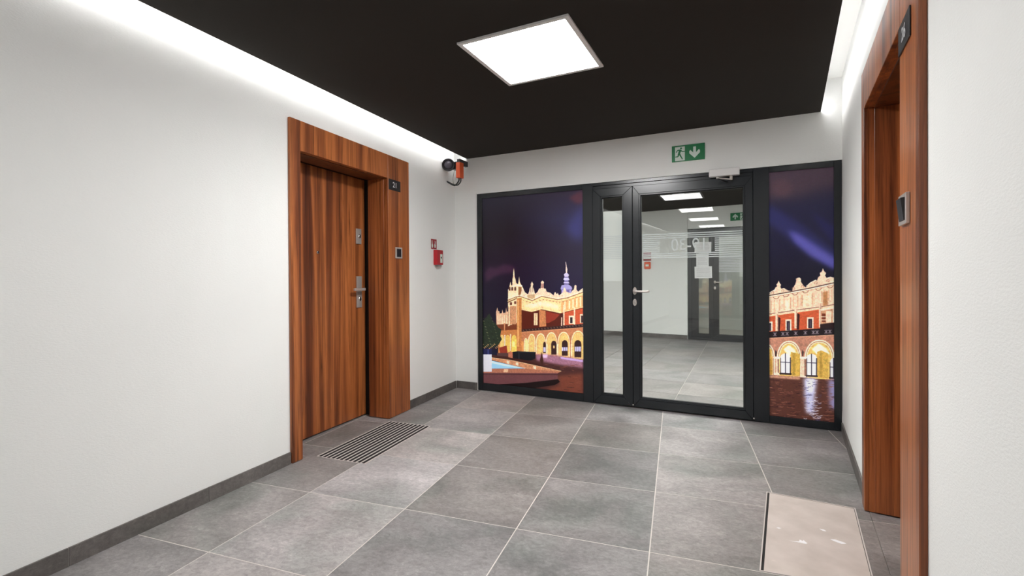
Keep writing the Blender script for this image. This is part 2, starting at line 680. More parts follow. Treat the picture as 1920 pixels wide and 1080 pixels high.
# ================================================================== the two apartment doors
def apartment_door(name, plane, D, label, leaf_label):
    r = root(name, plane, D['x0'], 0, 0, label, kind='structure')
    xi, xj, x1 = D['xi'] - D['x0'], D['xj'] - D['x0'], D['x1'] - D['x0']
    T = -.02
    B = .0015
    # casing boards: two uprights running to the top and the header between them
    MB().box(0, xi, T, -.0005, .004, HT, B).make('casing_board', 'wood', r)
    MB().box(xj, x1, T, -.0005, .004, HT, B).make('casing_board', 'wood', r)
    MB().box(xi + .0012, xj - .0012, T, -.0005, HO, HT, B).make('casing_board', 'wood', r)
    MB().box(xi - .012, xi, -.0005, .022, .004, HO + .012).make('casing_return', 'wood', r)
    MB().box(xj, xj + .012, -.0005, .022, .004, HO + .012).make('casing_return', 'wood', r)
    MB().box(xi, xj, -.0005, .022, HO, HO + .012).make('casing_return', 'wood', r)
    # jamb lining set in a few millimetres, so its edge shows as a bright line
    e = .005
    MB().box(xi - .012, xi + e, .022, .18, .006, HO, .0012).make('jamb_lining', 'wood', r)
    MB().box(xj - e, xj + .012, .022, .18, .006, HO, .0012).make('jamb_lining', 'wood', r)
    MB().box(xi + e, xj - e, .022, .18, HO - e, HO + .012, .0012).make('head_lining', 'shadewood', r)  # shade of the underside is put into this darker colour
    # dark steel rebate behind the lining
    mm = MB()
    mm.box(xi - .055, xi - .045, .181, .299, .003, HO + .03)
    mm.box(xj + .045, xj + .060, .181, .299, .003, HO + .03)
    mm.box(xi - .045, xj + .045, .181, .299, HO + .012, HO + .03)
    mm.box(xi - .055, xi - .014, .16, .18, .003, HO + .03)
    mm.box(xj + .014, xj + .060, .16, .18, .003, HO + .03)
    mm.make('steel_rebate', 'gasket', r)
    leaf = MB().box(xi - .040, xj + .040, .25, .298, .010, HO + .008, .002).make('door_leaf', 'wood', r)
    tag(leaf, leaf_label)
    return r, leaf, xi, xj


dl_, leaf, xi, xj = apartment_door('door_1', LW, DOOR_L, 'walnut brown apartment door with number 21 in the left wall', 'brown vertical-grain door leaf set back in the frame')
# furniture on the left leaf (leaf face at y = .25)
def lx(s):
    return s - DOOR_L['x0']
F = .25
pk = MB().lathe([(.007, 0), (.013, -.001), (.013, -.004), (.009, -.005)], (lx(1.405), F, 1.372), n=16).make('peephole', 'chrome', leaf)
up = MB().box(lx(1.832), lx(1.895), F - .009, F, 1.462, 1.590, .0015).make('upper_lock_plate', 'steel', leaf)
MB().lathe([(.014, 0), (.014, -.004), (.011, -.007), (.009, -.0075)], (lx(1.866), F - .009, 1.527), n=18, sz=1.25).make('lock_cylinder', 'chrome', leaf)
MB().box(lx(1.863), lx(1.869), F - .0175, F - .0164, 1.517, 1.534).make('keyhole', 'gasket', leaf)
hp = MB().box(lx(1.832), lx(1.895), F - .010, F, .928, 1.190, .0015).make('handle_plate', 'steel', leaf)
hm = MB()
hm.tube([(lx(1.868), F - .010, 1.083), (lx(1.868), F - .052, 1.083)], .0095, 12, 1)
hm.box(lx(1.742), lx(1.879), F - .064, F - .046, 1.071, 1.093, .003)
tag(hm.make('lever_handle', 'steel', leaf), 'square satin lever handle')
MB().lathe([(.015, 0), (.015, -.004), (.011, -.007), (.009, -.0075)], (lx(1.866), F - .010, 1.000), n=18, sz=1.25).make('lock_cylinder', 'chrome', leaf)
MB().box(lx(1.863), lx(1.869), F - .0185, F - .0174, .988, 1.006).make('keyhole', 'gasket', leaf)

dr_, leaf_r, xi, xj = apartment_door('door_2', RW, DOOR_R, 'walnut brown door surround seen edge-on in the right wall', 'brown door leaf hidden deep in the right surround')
F = .25
MB().box(xj - .085, xj - .022, F - .010, F, .928, 1.190, .0015).make('handle_plate', 'steel', leaf_r)
hm = MB()
hm.tube([(xj - .05, F - .010, 1.083), (xj - .05, F - .052, 1.083)], .0095, 12, 1)
hm.box(xj - .17, xj - .04, F - .064, F - .046, 1.071, 1.093, .003)
hm.make('lever_handle', 'steel', leaf_r)


def number_plate(plane, x, z, wdt, hgt, txt, label):
    r = root('number_plate', plane, x, -.0206, z, label, 'number plate')
    MB().box(-wdt / 2, wdt / 2, -.004, 0, -hgt / 2, hgt / 2, .0008).make('plate', 'plate', r)
    text_mesh('numerals', txt, .062, 'silver', r, (0.0, -.0046, 0), bold=.0006)
    return r


number_plate(LW, 2.0, 1.958, .165, .090, '21', 'black number plate reading 21 at the top right of the left door surround')
number_plate(RW, 2.391, 1.948, .172, .092, '26', 'black number plate high on the right door surround, seen edge-on')

# bell push on the left surround: steel frame with a dark square button
r = root('doorbell', LW, 2.048, -.0206, 1.389, 'small square bell push with dark button on the left door surround', 'doorbell')
mm = MB()
for a in ((-.046, -.033, -.047, .047), (.033, .046, -.047, .047), (-.033, .033, .035, .047), (-.033, .033, -.047, -.035)):
    mm.box(a[0], a[1], -.010, 0, a[2], a[3], .001)
mm.make('cover_frame', 'steel', r)
MB().box(-.033, .033, -.0075, -.0005, -.035, .035, .001).make('push_button', 'blackplastic', r)
# bell push on the right surround, rocker standing proud
r = root('doorbell', RW, 2.402, -.0206, 1.386, 'bell push with tilted rocker on the right door surround', 'doorbell')
mm = MB()
for a in ((-.058, -.042, -.048, .048), (.042, .058, -.048, .048), (-.042, .042, .036, .048), (-.042, .042, -.048, -.036)):
    mm.box(a[0], a[1], -.010, 0, a[2], a[3], .001)
tag(mm.make('cover_frame', 'steel', r), 'grey square cover frame')
mm = MB()
mm.prism([(-.003, -.036), (-.003, .036), (-.020, .034), (-.012, -.036)], -.036, .036, 'x', .0008)
mm.make('rocker', 'blackplastic', r)

# ================================================================== glazed partition in the back wall
def bars(name, parent, x0, x1, z0, z1, wl, wr, wt, wb, y0, y1, mat='frame', bev=.002, names=('stile', 'rail')):
    MB().prism([(x0, z0), (x0 + wl, z0 + wb), (x0 + wl, z1 - wt), (x0, z1)], y0, y1, 'y', bev).make(names[0], mat, parent)
    MB().prism([(x1, z0), (x1, z1), (x1 - wr, z1 - wt), (x1 - wr, z0 + wb)], y0, y1, 'y', bev).make(names[0], mat, parent)
    MB().prism([(x0, z1), (x0 + wl, z1 - wt), (x1 - wr, z1 - wt), (x1, z1)], y0, y1, 'y', bev).make(names[1], mat, parent)
    MB().prism([(x0, z0), (x1, z0), (x1 - wr, z0 + wb), (x0 + wl, z0 + wb)], y0, y1, 'y', bev).make(names[1], mat, parent)


pf = root('door_3', BW, .268, 0, 0, 'anthracite metal frame filling the back wall with fixed panels and glazed doors', kind='structure')
def bx(s):
    return s - .268
YF0, YF1 = .002, .078
g = .0015
# fixed frame members
MB().box(0, bx(.325), YF0, YF1, .003, 2.04, .002).make('frame_post', 'frame', pf)
MB().box(bx(1.410), bx(1.506), YF0, YF1, .003, 2.04, .002).make('frame_post', 'frame', pf)
MB().box(bx(2.834), bx(2.948), YF0, YF1, .003, 2.04, .002).make('frame_post', 'frame', pf)
MB().box(bx(3.378), bx(3.428), YF0, YF1, .003, 2.04, .002).make('frame_post', 'frame', pf)
MB().box(bx(.325), bx(1.410), YF0, YF1, 1.992, 2.04, .002).make('frame_rail', 'frame', pf)
MB().box(bx(.325), bx(1.410), YF0, YF1, .003, .078, .002).make('frame_rail', 'frame', pf)
MB().box(bx(2.948), bx(3.378), YF0, YF1, 1.996, 2.04, .002).make('frame_rail', 'frame', pf)
MB().box(bx(2.948), bx(3.378), YF0, YF1, .003, .062, .002).make('frame_rail', 'frame', pf)
MB().box(bx(1.506), bx(2.834), YF0, YF1, 2.012, 2.04, .002).make('frame_rail', 'frame', pf)
MB().box(bx(1.506), bx(2.834), YF0 + .012, YF1, 1.984, 2.012, .002).make('frame_rail', 'frame', pf)
MB().box(bx(1.506), bx(2.834), .03, YF1, .003, .018, .002).make('threshold', 'frame', pf)
# black shadow seals behind the leaves
mm = MB()
mm.box(bx(1.506), bx(1.512), .02, .07, .02, 1.984)
mm.box(bx(1.869), bx(1.877), .02, .07, .02, 1.98)
mm.box(bx(2.829), bx(2.834), .02, .07, .02, 1.984)
mm.make('rubber_seal', 'gasket', pf)
# white trim line at the left edge of the frame
MB().box(bx(.2555), bx(.2665), -.004, .001, .08, 2.05).make('plaster_bead', 'white', pf)


def leaf_glazed(x0, x1, gx0, gx1, z0, z1, gz0, gz1, name, label, y0=-.004):
    r = bpy.data.objects.new(name, None)
    COL.objects.link(r)
    r.parent = pf
    tag(r, label)
    bars(name, r, x0, x1, z0, z1, gx0 - x0 - .012, x1 - gx1 - .012, z1 - gz1 - .012, gz0 - z0 - .012, y0, y0 + .074)
    # glazing beads, stepped back
    bars(name, r, gx0 - .012, gx1 + .012, gz0 - .012, gz1 + .012, .012, .012, .012, .012, y0 + .006, y0 + .066, names=('glazing_bead', 'glazing_bead'), bev=.001)
    mm = MB()
    t = .004
    for a in ((gx0, gx0 + t, gz0, gz1), (gx1 - t, gx1, gz0, gz1), (gx0 + t, gx1 - t, gz0, gz0 + t), (gx0 + t, gx1 - t, gz1 - t, gz1)):
        mm.box(a[0], a[1], y0 + .022, y0 + .05, a[2], a[3])
    mm.make('gasket', 'gasket', r)
    MB().box(gx0 + t, gx1 - t, y0 + .033, y0 + .041, gz0 + t, gz1 - t).make('glass_pane', 'glass', r)
    return r


side = leaf_glazed(bx(1.508), bx(1.8715), bx(1.592), bx(1.780), .012, 1.982, .100, 1.900, 'side_leaf', 'narrow glazed side leaf')
main = leaf_glazed(bx(1.875), bx(2.832), bx(1.943), bx(2.763), .012, 1.982, .095, 1.895, 'main_leaf', 'wide glazed door leaf with lever handle')
# frosted manifestation strips on both panes (outer face of the glass)
yg = .0378
def strip(x0, x1, z, parent):
    MB().box(bx(x0), bx(x1), yg, yg + .0006, z - .0045, z + .0045).make('frosted_strip', 'frost', parent)
for k in range(13):
    z = 1.545 - .01708 * k
    if 3 <= k <= 9:
        strip(1.948, 2.100, z, main)
        strip(2.549, 2.758, z, main)
    else:
        strip(1.948, 2.758, z, main)
    strip(1.597, 1.776, z, side)
text_mesh('apartment_range_lettering', '19-30', .150, 'frost', main, (bx(2.345), yg + .0006, 1.443), away=True, sx=.86)
# lever handle and lock rose
MB().lathe([(.020, 0), (.020, -.006), (.017, -.009)], (bx(1.893), -.004, 1.046), n=24, sx=.85, sz=1.75).make('handle_rose', 'steel', main)
mm = MB()
mm.tube([(bx(1.893), -.012, 1.046), (bx(1.893), -.045, 1.046), (bx(1.901), -.056, 1.046), (bx(1.93), -.058, 1.045), (bx(1.975), -.057, 1.043), (bx(2.012), -.052, 1.044), (bx(2.022), -.046, 1.047)], .0098, 12, 5)
mm.make('lever_handle', 'steel', main)
MB().lathe([(.020, 0), (.020, -.006), (.017, -.009)], (bx(1.893), -.004, .944), n=24, sx=.85, sz=1.6).make('lock_rose', 'steel', main)
MB().lathe([(.009, 0), (.009, -.003), (.007, -.004)], (bx(1.893), -.013, .944), n=16, sz=1.4).make('lock_cylinder', 'chrome', main)
# hinges pins at the foot of the frame
for s_ in (1.8735, 2.836):
    MB().lathe([(.006, 0), (.006, -.008), (.004, -.010)], (bx(s_), -.004, .028), n=10).make('hinge_pin', 'steel', pf)

# door closer: white body on the head rail, folding arm
r = root('door_closer', BW, 2.624, -.0012, 2.022, 'white door closer box with folding steel arm above the glazed door', 'door closer')
MB().box(-.114, .114, -.052, 0, -.029, .030, .003).make('closer_body', 'white', r)
MB().lathe([(.012, 0), (.012, -.026), (.010, -.036)], (.052, -.026, -.029), axis='z', n=14).make('spindle', 'steel', r)
mm = MB()
mm.prism([(.062, -.034), (.058, -.016), (-.050, -.140), (-.038, -.152)], -.066, -.058, 'z', .001)
mm.make('main_arm', 'alu', r)
mm = MB()
mm.tube([(-.044, -.146, -.068), (-.010, -.070, -.072), (.025, -.004, -.076)], .005, 8, 2)
mm.make('forearm', 'blackplastic', r)
MB().lathe([(.010, 0), (.010, -.014)], (-.044, -.146, -.054), axis='z', n=12).make('elbow_joint', 'alu', r)

# ------------------------------------------------------------------ printed night-view panels
# each row: red, green, blue, stroke width (+) or blur (-) in mm, then x, z pairs in mm
POSTER_A = [
    (62, 32, 60, -27.6, 15, 1219, 79, 1285, 154, 1267, 240, 1309, 325, 1297, 385, 1264, 337, 1216, 215, 1206, 122, 1174, 40, 1119),
    (85, 45, 62, -27.6, 941, 1923, 1006, 1963, 1084, 1982, 1084, 1861, 1016, 1866),
    (56, 56, 112, -64.4, 908, 1630, 1004, 1751, 1084, 1846, 1082, 1546, 1014, 1524),
    (225, 205, 190, 0, 906, 1319, 911, 1319, 920, 1273, 927, 1247, 924, 1211, 911, 1211, 908, 1247, 911, 1278),
    (205, 195, 225, 0, 889, 1196, 905, 1212, 927, 1211, 943, 1191, 932, 1171, 900, 1171),
    (120, 110, 165, 0, 894, 1176, 937, 1176, 937, 1069, 894, 1069),
    (205, 200, 235, 0, 883, 1150, 894, 1166, 937, 1165, 948, 1145, 926, 1140, 900, 1140),
    (200, 190, 230, 0, 883, 1115, 894, 1127, 937, 1127, 948, 1112),
    (165, 155, 210, 0, 856, 1063, 867, 1094, 894, 1099, 942, 1099, 969, 1079, 974, 1054, 861, 1048),
    (110, 95, 160, 0, 861, 1053, 969, 1054, 969, 1003, 861, 1002),
    (200, 190, 225, 0, 872, 1048, 883, 1048, 883, 1007, 872, 1007),
    (200, 190, 225, 0, 904, 1048, 915, 1048, 915, 1007, 904, 1007),
    (190, 180, 220, 0, 947, 1049, 958, 1049, 958, 1008, 947, 1008),
    (222, 178, 140, 0, 151, 813, 157, 835, 166, 865, 176, 830, 191, 825, 194, 803, 219, 809, 225, 847, 234, 809, 261, 816, 268, 870, 274, 821, 298, 833, 388, 878, 387, 674, 156, 665),
    (245, 215, 180, 0, 169, 786, 177, 786, 177, 693, 169, 693),
    (245, 215, 180, 0, 194, 786, 202, 787, 201, 694, 193, 694),
    (245, 215, 180, 0, 218, 787, 226, 787, 226, 695, 218, 695),
    (245, 215, 180, 0, 243, 788, 251, 788, 250, 696, 242, 695),
    (245, 215, 180, 0, 267, 789, 275, 789, 275, 697, 267, 696),
    (120, 58, 30, 0, 156, 687, 387, 712, 387, 637, 168, 621),
    (205, 140, 95, 0, 242, 706, 255, 707, 254, 631, 242, 630),
    (200, 125, 60, 0, 174, 627, 393, 648, 391, 401, 173, 386),
    (240, 200, 110, 0, 191, 398, 192, 530, 193, 542, 195, 553, 197, 564, 201, 573, 206, 580, 211, 584, 217, 586, 217, 586, 223, 584, 229, 581, 233, 574, 237, 566, 239, 556, 241, 544, 241, 532, 240, 402),
    (235, 190, 80, 0, 256, 403, 257, 533, 257, 545, 259, 557, 262, 567, 266, 576, 271, 583, 277, 587, 284, 589, 284, 589, 291, 588, 297, 584, 302, 578, 306, 569, 309, 559, 311, 548, 311, 536, 310, 406),
    (245, 205, 85, 0, 325, 407, 326, 537, 327, 549, 329, 560, 332, 571, 337, 580, 342, 586, 349, 591, 357, 592, 357, 592, 364, 591, 371, 588, 376, 582, 380, 573, 383, 563, 385, 552, 386, 540, 385, 411),
    (255, 235, 140, 0, 335, 473, 335, 500, 335, 506, 336, 511, 338, 517, 340, 521, 343, 524, 346, 527, 350, 527, 350, 527, 354, 527, 357, 525, 360, 522, 362, 518, 364, 513, 365, 507, 365, 501, 365, 474),
    (235, 225, 200, 0, 245, 587, 257, 587, 256, 441, 244, 440),
    (235, 225, 200, 0, 312, 601, 321, 601, 319, 428, 310, 428),
    (150, 50, 30, 0, 185, 453, 271, 480, 283, 394, 197, 388),
    (245, 215, 172, 0, 290, 1033, 299, 1049, 312, 1103, 321, 1130, 327, 1092, 339, 1092, 342, 1157, 348, 1179, 350, 1222, 357, 1267, 364, 1221, 366, 1178, 375, 1157, 384, 1114, 404, 1103, 409, 1135, 416, 1184, 422, 1135, 431, 1109, 449, 1087, 460, 1045, 489, 1013, 512, 982, 446, 746, 288, 676),
    (255, 240, 215, 0, 290, 1049, 366, 1101, 449, 1093, 449, 1082, 366, 1087, 290, 1033),
    (100, 62, 45, 0, 297, 1038, 298, 1065, 298, 1068, 299, 1070, 300, 1072, 301, 1074, 303, 1075, 306, 1076, 309, 1076, 309, 1076, 311, 1076, 314, 1075, 316, 1074, 317, 1072, 318, 1070, 319, 1068, 319, 1065, 319, 1038),
    (100, 62, 45, 0, 328, 1039, 328, 1066, 328, 1068, 329, 1070, 330, 1072, 332, 1074, 334, 1075, 336, 1076, 339, 1076, 339, 1076, 341, 1076, 344, 1075, 346, 1074, 347, 1072, 348, 1070, 349, 1068, 349, 1066, 349, 1039),
    (100, 62, 45, 0, 361, 1039, 361, 1066, 361, 1068, 362, 1070, 363, 1072, 365, 1074, 367, 1075, 369, 1076, 372, 1076, 372, 1076, 374, 1076, 377, 1075, 379, 1074, 380, 1072, 381, 1070, 382, 1068, 382, 1066, 382, 1039),
    (150, 100, 60, 0, 407, 1077, 443, 1077, 442, 981, 407, 980),
    (250, 225, 185, 0, 293, 1017, 401, 1018, 401, 959, 293, 957),
    (120, 70, 40, 0, 290, 935, 395, 975, 395, 959, 289, 914),
    (110, 60, 40, 0, 311, 920, 335, 920, 335, 893, 310, 893),
    (110, 60, 40, 0, 359, 931, 383, 932, 382, 905, 359, 904),
    (170, 110, 75, 0, 292, 876, 297, 876, 296, 687, 291, 687),
    (170, 110, 75, 0, 310, 876, 315, 877, 314, 687, 309, 687),
    (170, 110, 75, 0, 334, 877, 339, 877, 338, 688, 333, 688),
    (170, 110, 75, 0, 358, 878, 363, 878, 362, 689, 357, 689),
    (205, 145, 100, 0, 316, 882, 382, 883, 381, 701, 315, 698),
    (238, 212, 180, 0, 424, 981, 454, 1077, 478, 1024, 512, 1003, 524, 1030, 530, 1061, 545, 1088, 542, 1104, 551, 1120, 557, 1133, 562, 1120, 571, 1104, 565, 1083, 576, 1056, 585, 1020, 593, 1009, 616, 1030, 633, 1062, 648, 1062, 653, 1104, 651, 1125, 668, 1140, 685, 1125, 679, 1099, 684, 1062, 701, 1062, 712, 1031, 751, 1021, 784, 996, 795, 1027, 806, 1027, 817, 1006, 828, 1022, 839, 996, 861, 1012, 883, 1033, 888, 1063, 899, 1074, 910, 1048, 915, 1033, 958, 1018, 974, 1044, 990, 1054, 996, 1089, 1006, 1099, 1017, 1089, 1016, 1054, 1032, 1034, 1079, 1070, 1079, 969, 822, 914, 558, 908),
    (185, 135, 120, 0, 654, 1067, 654, 1109, 681, 1109, 682, 1067),
    (200, 165, 120, 0, 507, 998, 587, 1004, 587, 951, 506, 950),
    (150, 120, 100, 0, 539, 1083, 545, 1083, 544, 1024, 539, 1024),
    (150, 120, 100, 0, 562, 1083, 568, 1083, 567, 1025, 562, 1025),
    (92, 32, 18, 0, 441, 850, 550, 832, 658, 861, 849, 829, 925, 850, 1079, 889, 1078, 708, 440, 639),
    (150, 50, 28, 0, 705, 839, 849, 812, 794, 758, 727, 725, 705, 724),
    (205, 82, 38, 0, 849, 832, 1079, 889, 1078, 708, 848, 683),
    (80, 30, 25, 0, 849, 822, 882, 823, 881, 690, 848, 688),
    (246, 214, 150, 0, 427, 981, 558, 940, 658, 984, 825, 955, 926, 974, 1079, 1029, 1079, 889, 925, 850, 849, 829, 658, 861, 550, 832, 441, 850, 429, 847),
    (255, 236, 190, -13.8, 483, 902, 638, 936, 661, 942, 828, 904, 838, 863, 661, 890, 552, 866, 482, 880),
    (240, 180, 110, 0, 861, 935, 1079, 999, 1079, 889, 860, 832),
    (255, 228, 180, 0, 893, 936, 909, 940, 909, 863, 893, 859),
    (255, 228, 180, 0, 936, 949, 952, 953, 952, 872, 936, 868),
    (255, 228, 180, 0, 974, 960, 990, 964, 989, 880, 973, 876),
    (255, 228, 180, 0, 1011, 971, 1027, 975, 1026, 888, 1010, 884),
    (255, 228, 180, 0, 1048, 982, 1063, 986, 1063, 896, 1047, 892),
    (130, 78, 45, 5.4, 287, 941, 377, 975, 427, 981, 558, 940, 658, 984, 825, 955, 926, 974, 1079, 1029),
    (255, 240, 205, 5.9, 287, 953, 377, 987, 427, 993, 558, 952, 658, 996, 825, 967, 926, 986, 1079, 1041),
    (255, 226, 160, 6.3, 286, 929, 377, 963, 427, 969, 558, 928, 658, 972, 825, 944, 926, 963, 1079, 1018),
    (150, 98, 50, 3.1, 454, 948, 462, 940, 471, 949),
    (150, 98, 50, 3.1, 490, 937, 499, 929, 507, 938),
    (150, 98, 50, 3.1, 526, 926, 534, 918, 543, 927),
    (150, 98, 50, 3.1, 562, 918, 570, 910, 579, 918),
    (150, 98, 50, 3.1, 597, 933, 606, 925, 614, 934),
    (150, 98, 50, 3.1, 633, 949, 641, 941, 650, 949),
    (150, 98, 50, 3.1, 668, 959, 676, 950, 685, 959),
    (150, 98, 50, 3.1, 703, 953, 711, 944, 719, 953),
    (150, 98, 50, 3.1, 737, 947, 746, 939, 754, 947),
    (150, 98, 50, 3.1, 772, 941, 780, 933, 788, 941),
    (150, 98, 50, 3.1, 806, 935, 814, 927, 822, 935),
    (150, 98, 50, 3.1, 840, 935, 848, 927, 856, 935),
    (150, 98, 50, 3.1, 874, 941, 882, 933, 890, 942),
    (150, 98, 50, 3.1, 907, 948, 915, 940, 923, 948),
    (150, 98, 50, 3.1, 940, 957, 948, 949, 957, 957),
    (150, 98, 50, 3.1, 974, 969, 982, 961, 990, 969),
    (150, 98, 50, 3.1, 1007, 981, 1014, 973, 1022, 981),
    (150, 98, 50, 3.1, 1039, 992, 1047, 985, 1055, 993),
    (255, 220, 160, 7.2, 441, 850, 550, 832, 658, 861, 849, 829, 925, 850, 1079, 889),
    (110, 50, 25, 4.5, 441, 842, 550, 824, 658, 853, 849, 821, 925, 842, 1079, 881),
    (196, 122, 58, 0, 389, 959, 442, 970, 439, 415, 385, 422),
    (228, 165, 95, 0, 395, 948, 412, 948, 409, 477, 392, 476),
    (204, 130, 76, 0, 632, 852, 700, 844, 705, 693, 631, 684),
    (235, 205, 160, 0, 575, 819, 615, 820, 614, 700, 574, 698),
    (190, 140, 95, 0, 592, 809, 598, 809, 597, 704, 591, 704),
    (245, 215, 180, 0, 882, 905, 896, 905, 895, 711, 881, 710),
    (245, 215, 180, 0, 989, 887, 1003, 887, 1002, 715, 988, 714),
    (245, 220, 190, 0, 938, 804, 989, 806, 988, 727, 938, 725),
    (55, 40, 45, 0, 951, 789, 975, 790, 975, 734, 951, 733),
    (245, 220, 190, 0, 1049, 823, 1078, 824, 1078, 738, 1049, 737),
    (55, 40, 45, 0, 1060, 808, 1078, 808, 1078, 743, 1060, 742),
    (235, 205, 175, 0, 860, 786, 871, 787, 870, 699, 859, 699),
    (196, 124, 80, 0, 440, 644, 1078, 721, 1076, 391, 438, 404),
    (225, 150, 75, 0, 439, 532, 567, 539, 567, 413, 438, 404),
    (255, 228, 178, 0, 462, 427, 463, 507, 463, 520, 465, 533, 467, 544, 471, 553, 475, 560, 480, 565, 486, 567, 486, 567, 492, 566, 497, 562, 502, 555, 505, 546, 507, 535, 509, 523, 509, 510, 509, 430),
    (210, 150, 95, 0, 471, 428, 472, 503, 472, 514, 473, 525, 475, 535, 477, 543, 480, 550, 483, 554, 486, 555, 486, 555, 490, 554, 493, 550, 495, 544, 497, 536, 499, 527, 500, 516, 500, 504, 500, 429),
    (236, 196, 112, 0, 475, 428, 475, 503, 476, 513, 477, 523, 478, 532, 479, 539, 481, 545, 484, 548, 486, 550, 486, 550, 489, 549, 491, 545, 493, 540, 495, 533, 496, 524, 496, 514, 496, 504, 496, 429),
    (255, 228, 178, 0, 509, 419, 509, 530, 510, 548, 513, 565, 518, 581, 524, 594, 531, 604, 540, 610, 551, 612, 551, 612, 561, 611, 569, 605, 577, 596, 583, 584, 587, 569, 589, 552, 590, 535, 590, 425),
    (210, 150, 95, 0, 518, 420, 519, 525, 520, 542, 522, 558, 525, 572, 530, 584, 536, 593, 542, 599, 550, 601, 550, 601, 558, 599, 565, 594, 571, 586, 575, 574, 578, 561, 580, 545, 581, 529, 580, 424),
    (236, 196, 112, 0, 522, 420, 522, 526, 523, 541, 525, 555, 528, 569, 532, 580, 537, 588, 543, 593, 550, 595, 550, 595, 558, 594, 563, 589, 568, 581, 572, 571, 575, 558, 577, 544, 578, 529, 577, 424),
    (255, 228, 178, 0, 595, 414, 596, 534, 597, 553, 601, 571, 607, 588, 614, 602, 624, 613, 635, 620, 648, 622, 648, 622, 661, 621, 672, 615, 681, 605, 688, 592, 694, 576, 697, 558, 698, 539, 697, 421),
    (210, 150, 95, 0, 604, 415, 605, 529, 606, 547, 609, 564, 614, 579, 620, 592, 628, 602, 637, 608, 648, 611, 648, 611, 659, 609, 667, 604, 675, 595, 681, 583, 685, 568, 688, 551, 689, 534, 688, 421),
    (236, 196, 112, 0, 608, 415, 609, 529, 610, 546, 612, 562, 617, 576, 622, 588, 629, 597, 638, 603, 648, 606, 648, 606, 658, 604, 666, 599, 673, 591, 678, 579, 682, 565, 685, 550, 686, 533, 685, 420),
    (255, 228, 178, 0, 700, 411, 701, 541, 702, 562, 706, 582, 713, 600, 722, 616, 732, 627, 745, 635, 760, 638, 760, 638, 775, 636, 787, 630, 798, 619, 806, 605, 812, 588, 816, 568, 817, 548, 817, 419),
    (210, 150, 95, 0, 709, 412, 710, 536, 711, 556, 714, 575, 720, 592, 727, 606, 737, 617, 747, 624, 760, 627, 760, 627, 773, 625, 783, 619, 792, 609, 799, 596, 804, 579, 808, 561, 809, 542, 808, 418),
    (236, 196, 112, 0, 712, 412, 713, 537, 714, 555, 718, 573, 723, 589, 730, 602, 738, 612, 748, 619, 760, 621, 760, 621, 772, 620, 781, 614, 790, 605, 796, 592, 801, 577, 804, 560, 805, 542, 805, 418),
    (255, 228, 178, 0, 822, 399, 823, 542, 824, 565, 829, 588, 836, 608, 845, 624, 857, 637, 870, 646, 886, 649, 886, 649, 902, 647, 915, 640, 926, 628, 935, 613, 942, 593, 946, 572, 947, 549, 947, 407),
    (210, 150, 95, 0, 831, 399, 832, 538, 833, 559, 837, 580, 843, 599, 851, 615, 861, 627, 872, 635, 886, 638, 886, 638, 900, 636, 911, 629, 921, 618, 929, 603, 934, 585, 938, 565, 939, 544, 938, 407),
    (236, 196, 112, 0, 834, 400, 835, 538, 836, 558, 840, 578, 845, 596, 853, 611, 862, 622, 873, 630, 886, 633, 886, 633, 899, 631, 910, 625, 919, 614, 926, 600, 931, 583, 935, 564, 936, 543, 935, 407),
    (255, 228, 178, 0, 960, 388, 961, 547, 962, 573, 967, 598, 975, 620, 985, 639, 998, 653, 1012, 662, 1030, 666, 1030, 666, 1048, 664, 1062, 656, 1075, 643, 1085, 625, 1092, 604, 1096, 580, 1098, 555, 1097, 398),
    (210, 150, 95, 0, 968, 389, 969, 543, 971, 567, 975, 590, 982, 611, 991, 629, 1002, 643, 1015, 651, 1030, 655, 1030, 655, 1046, 653, 1058, 645, 1069, 633, 1078, 616, 1084, 596, 1088, 573, 1089, 549, 1088, 397),
    (236, 196, 112, 0, 972, 389, 972, 543, 974, 566, 978, 588, 984, 608, 993, 625, 1003, 638, 1015, 646, 1030, 650, 1030, 650, 1045, 648, 1057, 641, 1067, 629, 1075, 613, 1081, 594, 1085, 572, 1086, 549, 1085, 397),
    (250, 225, 150, 0, 474, 534, 504, 557, 521, 510, 509, 430, 474, 433),
    (60, 35, 35, 0, 671, 430, 672, 503, 672, 511, 673, 519, 675, 526, 677, 532, 680, 537, 683, 540, 687, 541, 687, 541, 691, 540, 694, 537, 696, 533, 698, 528, 700, 521, 701, 513, 701, 505, 701, 432),
    (60, 35, 35, 0, 756, 420, 756, 519, 757, 527, 759, 534, 762, 542, 766, 548, 771, 552, 777, 555, 784, 556, 784, 556, 792, 556, 797, 554, 802, 549, 806, 544, 809, 537, 811, 530, 812, 522, 811, 424),
    (60, 35, 35, 0, 866, 417, 866, 530, 867, 538, 869, 546, 872, 553, 877, 559, 882, 563, 889, 566, 896, 568, 896, 568, 904, 567, 910, 565, 916, 561, 920, 555, 923, 549, 925, 541, 926, 533, 925, 421),
    (60, 35, 35, 0, 992, 411, 993, 537, 993, 545, 996, 553, 1000, 560, 1005, 566, 1011, 570, 1018, 573, 1027, 575, 1027, 575, 1036, 574, 1043, 572, 1049, 568, 1054, 563, 1058, 556, 1060, 549, 1061, 541, 1060, 415),
    (205, 200, 250, 0, 675, 488, 698, 489, 697, 442, 675, 441),
    (205, 200, 250, 0, 866, 499, 923, 503, 923, 467, 866, 463),
    (205, 200, 250, 0, 998, 512, 1056, 516, 1055, 470, 997, 467),
    (60, 35, 45, 0, 883, 516, 887, 516, 887, 444, 882, 444),
    (60, 35, 45, 0, 904, 517, 909, 517, 909, 446, 904, 445),
    (60, 35, 45, 0, 1014, 523, 1018, 524, 1018, 453, 1013, 453),
    (60, 35, 45, 0, 1035, 525, 1039, 525, 1039, 454, 1034, 454),
